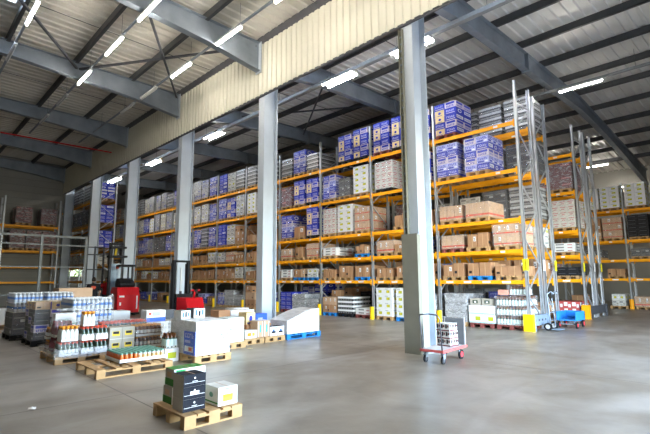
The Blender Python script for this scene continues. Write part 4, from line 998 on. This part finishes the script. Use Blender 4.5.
# walkie stacker
t = thing('stacker_truck', 'small red stacker truck with black double mast before the third column', 'forklift', (-15.8, 8.15, 0), math.radians(6))
m = MB(); m.prism([(-.35, .08), (.40, .08), (.40, .6), (.28, .97), (-.35, .97)], 'y', -.3, .45, 'truckred'); m.obj('body', t, bevel=.04)
m = MB()
for y in (-.32, .30): m.box(-.62, y-.05, .05, -.50, y+.05, 2.36, 'black').box(-.72, y-.035, .05, -.63, y+.035, 2.26, 'greydark')
m.box(-.62, -.36, 2.30, -.5, .35, 2.38, 'black').box(-.62, -.36, .5, -.5, .35, .6, 'black').obj('mast', t)
MB().tube([(-.56, .0, .2), (-.56, 0, 1.2)], .05, 'greydark', 10).tube([(-.56, 0, 1.2), (-.56, 0, 2.1)], .04, 'silver', 10).obj('lift_cylinder', t)
m = MB().bar((.25, .05, .95), (.40, .0, 1.22), .07, .06, 'truckred').tube([(.40, -.18, 1.24), (.40, .2, 1.24)], .035, 'truckred').box(.34, -.06, 1.19, .46, .08, 1.28, 'black'); m.obj('tiller', t)
MB().box(-.45, -.3, .45, -.36, .4, 1.1, 'black').obj('battery_cover', t)
for y in (-.2, .2): MB().box(-1.7, y-.08, .05, -.7, y+.08, .10, 'greydark').obj('fork', t)
for x, y in ((-.5, -.3), (-.5, .3), (.15, 0.)): MB().tube([(x, y-.05, .10), (x, y+.05, .10)], .10, 'rubber', 12).obj('wheel', t)

# ------------------------------------------------------------------ people
def person(x, y, face, label, shirt, arms):
    t = thing('person', label, 'person', (x, y, 0), face)
    V = []; E = []; rad = []
    def add(p, r, par=None):
        V.append(p); rad.append(r)
        if par is not None: E.append((par, len(V)-1))
        return len(V)-1
    pel = add((0, 0, .95), (.155, .12)); w = add((0, -.01, 1.12), (.15, .11), pel); ch = add((0, 0, 1.32), (.18, .125), w); st = add((0, .01, 1.44), (.13, .09), ch)
    nk = add((0, .0, 1.52), (.055, .058), st)
    for s in (-1, 1):
        sh = add((s*.19, .0, 1.42), (.068, .068), ch); el = add((s*.26, arms[0], 1.16), (.048, .048), sh); wr = add((s*.22, arms[1], 1.0 if arms[1] < .2 else 1.12), (.034, .034), el)
        hand = add((s*.21, arms[1]+.05, .95 if arms[1] < .2 else 1.12), (.036, .022), wr)
        hp_ = add((s*.10, 0, .88), (.095, .095), pel); kn = add((s*.12, .02, .49), (.062, .062), hp_); an = add((s*.13, -.01, .09), (.044, .044), kn); ft = add((s*.14, .14, .045), (.045, .035), an)
    me = bpy.data.meshes.new('body'); me.from_pydata(V, E, [])
    o = bpy.data.objects.new('body', me); COL.objects.link(o); o.parent = t
    sk = o.modifiers.new('skin', 'SKIN'); sub = o.modifiers.new('sub', 'SUBSURF'); sub.levels = 1; sub.render_levels = 1
    for i, r in enumerate(rad): me.skin_vertices[0].data[i].radius = r; me.skin_vertices[0].data[i].use_root = i == 0
    me.materials.append(M['skin'])
    dg = bpy.context.evaluated_depsgraph_get(); ev = o.evaluated_get(dg); nm = bpy.data.meshes.new_from_object(ev)
    # head with nose and ears merged into the body mesh
    bm = bmesh.new(); bm.from_mesh(nm)
    hd = bmesh.ops.create_uvsphere(bm, u_segments=14, v_segments=10, radius=1, matrix=Matrix.Translation((0, .02, 1.645)) @ Matrix.Diagonal((.078, .095, .118, 1)))
    for sx in (-1, 1): bmesh.ops.create_uvsphere(bm, u_segments=6, v_segments=5, radius=1, matrix=Matrix.Translation((sx*.078, .01, 1.64)) @ Matrix.Diagonal((.012, .02, .03, 1)))
    bmesh.ops.create_cone(bm, segments=6, radius1=.018, radius2=.006, depth=.04, matrix=Matrix.Translation((0, .118, 1.635)) @ Matrix.Rotation(-math.pi/2, 4, 'X'))
    for sx in (-1, 1):
        hz = .95 if arms[1] < .2 else 1.12; hx, hy = sx*.21, arms[1]+.05
        dv = Vector((0, .45, -.9)) if arms[1] < .2 else Vector((0, .95, -.3))
        dv.normalize(); side = Vector((1, 0, 0)).cross(dv)
        for k in range(5):
            ln = (.055, .075, .082, .076, .06)[k]
            d2 = dv if k else (dv*.6+side*.8).normalized()
            root = Vector((hx, hy, hz))+(side*(.030-.019*(k-1)) if k else side*.034-dv*.03)+(dv*.025 if k else Vector())
            q = Vector((0, 0, 1)).rotation_difference(d2).to_matrix().to_4x4()
            bmesh.ops.create_cone(bm, cap_ends=True, segments=6, radius1=.0095, radius2=.0065, depth=ln, matrix=Matrix.Translation(root+d2*(ln/2)) @ q)
    bm.to_mesh(nm); bm.free()
    o.modifiers.clear(); o.data = nm; nm.materials.clear(); nm.materials.append(M['skin'])
    # garments: shells over the body surface
    def shell(name, test, off, k):
        b = bmesh.new(); b.from_mesh(nm); b.normal_update()
        bmesh.ops.delete(b, geom=[f for f in b.faces if not test(f.calc_center_median())], context='FACES')
        for v in b.verts: v.co += v.normal*off
        q = bpy.data.meshes.new(name); b.to_mesh(q); b.free(); q.materials.clear(); q.materials.append(M[k])
        q.polygons.foreach_set('use_smooth', [True]*len(q.polygons))
        g = bpy.data.objects.new(name, q); COL.objects.link(g); g.parent = t; return g
    shell('shirt', lambda c: .92 < c.z < 1.50 and not (abs(c.x) > .185 and c.z < 1.2), .014, shirt)
    shell('trousers', lambda c: .10 < c.z < .97 and abs(c.x) < .19, .012, 'trousers')
    shell('shoes', lambda c: c.z <= .11 and abs(c.x) < .25, .01, 'black')
    b = bmesh.new(); bmesh.ops.create_uvsphere(b, u_segments=14, v_segments=10, radius=1, matrix=Matrix.Translation((0, .005, 1.66)) @ Matrix.Diagonal((.086, .10, .115, 1)))
    bmesh.ops.delete(b, geom=[f for f in b.faces if f.calc_center_median().z < 1.66-(.07 if f.calc_center_median().y < 0 else -.05)], context='FACES')
    q = bpy.data.meshes.new('hair'); b.to_mesh(q); b.free(); q.materials.append(M['hair']); g = bpy.data.objects.new('hair', q); COL.objects.link(g); g.parent = t
    return t
p1 = person(-20.6, 6.25, math.radians(74), 'person in black shirt with red back print, standing by the tall steel frame', 'shirtblack', (-.02, .1))
m = MB(); F = lambda u, v: (-.10+.20*u, -.155, 1.26+.16*v)
roundel(m, F, .35, .5, .3, 1.2, 'redstripe'); roundel(m, F, .68, .45, .28, 1.2, 'redstripe'); pr(m, F, .2, .0, .8, .2, 'redstripe'); m.obj('back_print', p1)
p2 = person(-25.3, 8.31, math.radians(-120), 'person in red shirt standing behind the dark truck mast', 'shirtred', (.1, .32))

# ------------------------------------------------------------------ tall steel frame at left
t = thing('steel_barrier', 'tall grey tubular steel frame with rails at the left', 'barrier', (-20., 0, 0), 0)
for y in (.9, 4.1, 5.68): MB().box(-.045, y-.045, 0, .045, y+.045, 3.42, 'fence').obj('post', t)
for z, w in ((3.36, .08), (3.02, .05), (2.16, .04), (1.1, .04)): MB().box(-.03, .9, z-w/2, .03, 5.7, z+w/2, 'fence').obj('rail', t)
t = thing('mesh_cage', 'dark steel cage frame between the pale frame and the red truck', 'cage', (-26., 0, 0), 0)
for y in (7.45, 7.85, 8.3, ): MB().box(-.04, y-.04, 0, .04, y+.04, 3.45, 'greydark').obj('post', t)
for z in (3.4, 3.0, 2.2, 1.4): MB().box(-.025, 7.45, z-.03, .025, 8.3, z+.03, 'greydark').obj('rail', t)

# ------------------------------------------------------------------ camera
F_, pi_, a_, r_ = 444., math.radians(7.88), math.radians(44.18), math.radians(-.34)
fx, fy = -math.cos(a_), math.sin(a_)
fw = Vector((fx*math.cos(pi_), fy*math.cos(pi_), math.sin(pi_))); rt0 = Vector((fy, -fx, 0)); up0 = rt0.cross(fw)
rt = rt0*math.cos(r_)+up0*math.sin(r_); up = up0*math.cos(r_)-rt0*math.sin(r_)
cam = bpy.data.cameras.new('camera'); co = bpy.data.objects.new('camera', cam); COL.objects.link(co)
cam.sensor_fit = 'HORIZONTAL'; cam.sensor_width = 36; cam.lens = 36*F_/650; cam.clip_end = 200
mw = Matrix.Identity(4)
for i in range(3): mw[i][0], mw[i][1], mw[i][2] = rt[i], up[i], -fw[i]
mw[0][3], mw[1][3], mw[2][3] = 0, 0, 1.65
co.matrix_world = mw; S.camera = co

# ------------------------------------------------------------------ light
w = bpy.data.worlds.new('world'); S.world = w; w.use_nodes = True; nt = w.node_tree
bg = nt.nodes['Background']; sky = nt.nodes.new('ShaderNodeTexSky'); sky.sky_type = 'NISHITA'; sky.sun_disc = False; sky.sun_elevation = math.radians(48); sky.sun_rotation = math.radians(200)
mx = nt.nodes.new('ShaderNodeMix'); mx.data_type = 'RGBA'; mx.inputs[0].default_value = .72; mx.inputs[7].default_value = (.33, .335, .345, 1)
nt.links.new(sky.outputs[0], mx.inputs[6]); nt.links.new(mx.outputs[2], bg.inputs[0]); bg.inputs[1].default_value = 25.
# daylight portal in the dock opening
L = bpy.data.lights.new('dock_daylight', 'AREA'); L.shape = 'RECTANGLE'; L.size = 5.2; L.size_y = 10.0; L.cycles.is_portal = True
lo = bpy.data.objects.new('dock_daylight', L); COL.objects.link(lo); lo.location = (EX+.1, 9.2, 2.6); lo.rotation_euler = (0, math.radians(90), 0)
vs = S.view_settings; vs.view_transform = 'Standard'; vs.look = 'None'; vs.exposure = 0.; vs.gamma = 1.; vs.use_curve_mapping = False
S.cycles.use_denoising = True
S.cycles.max_bounces = 8; S.cycles.transparent_max_bounces = 16
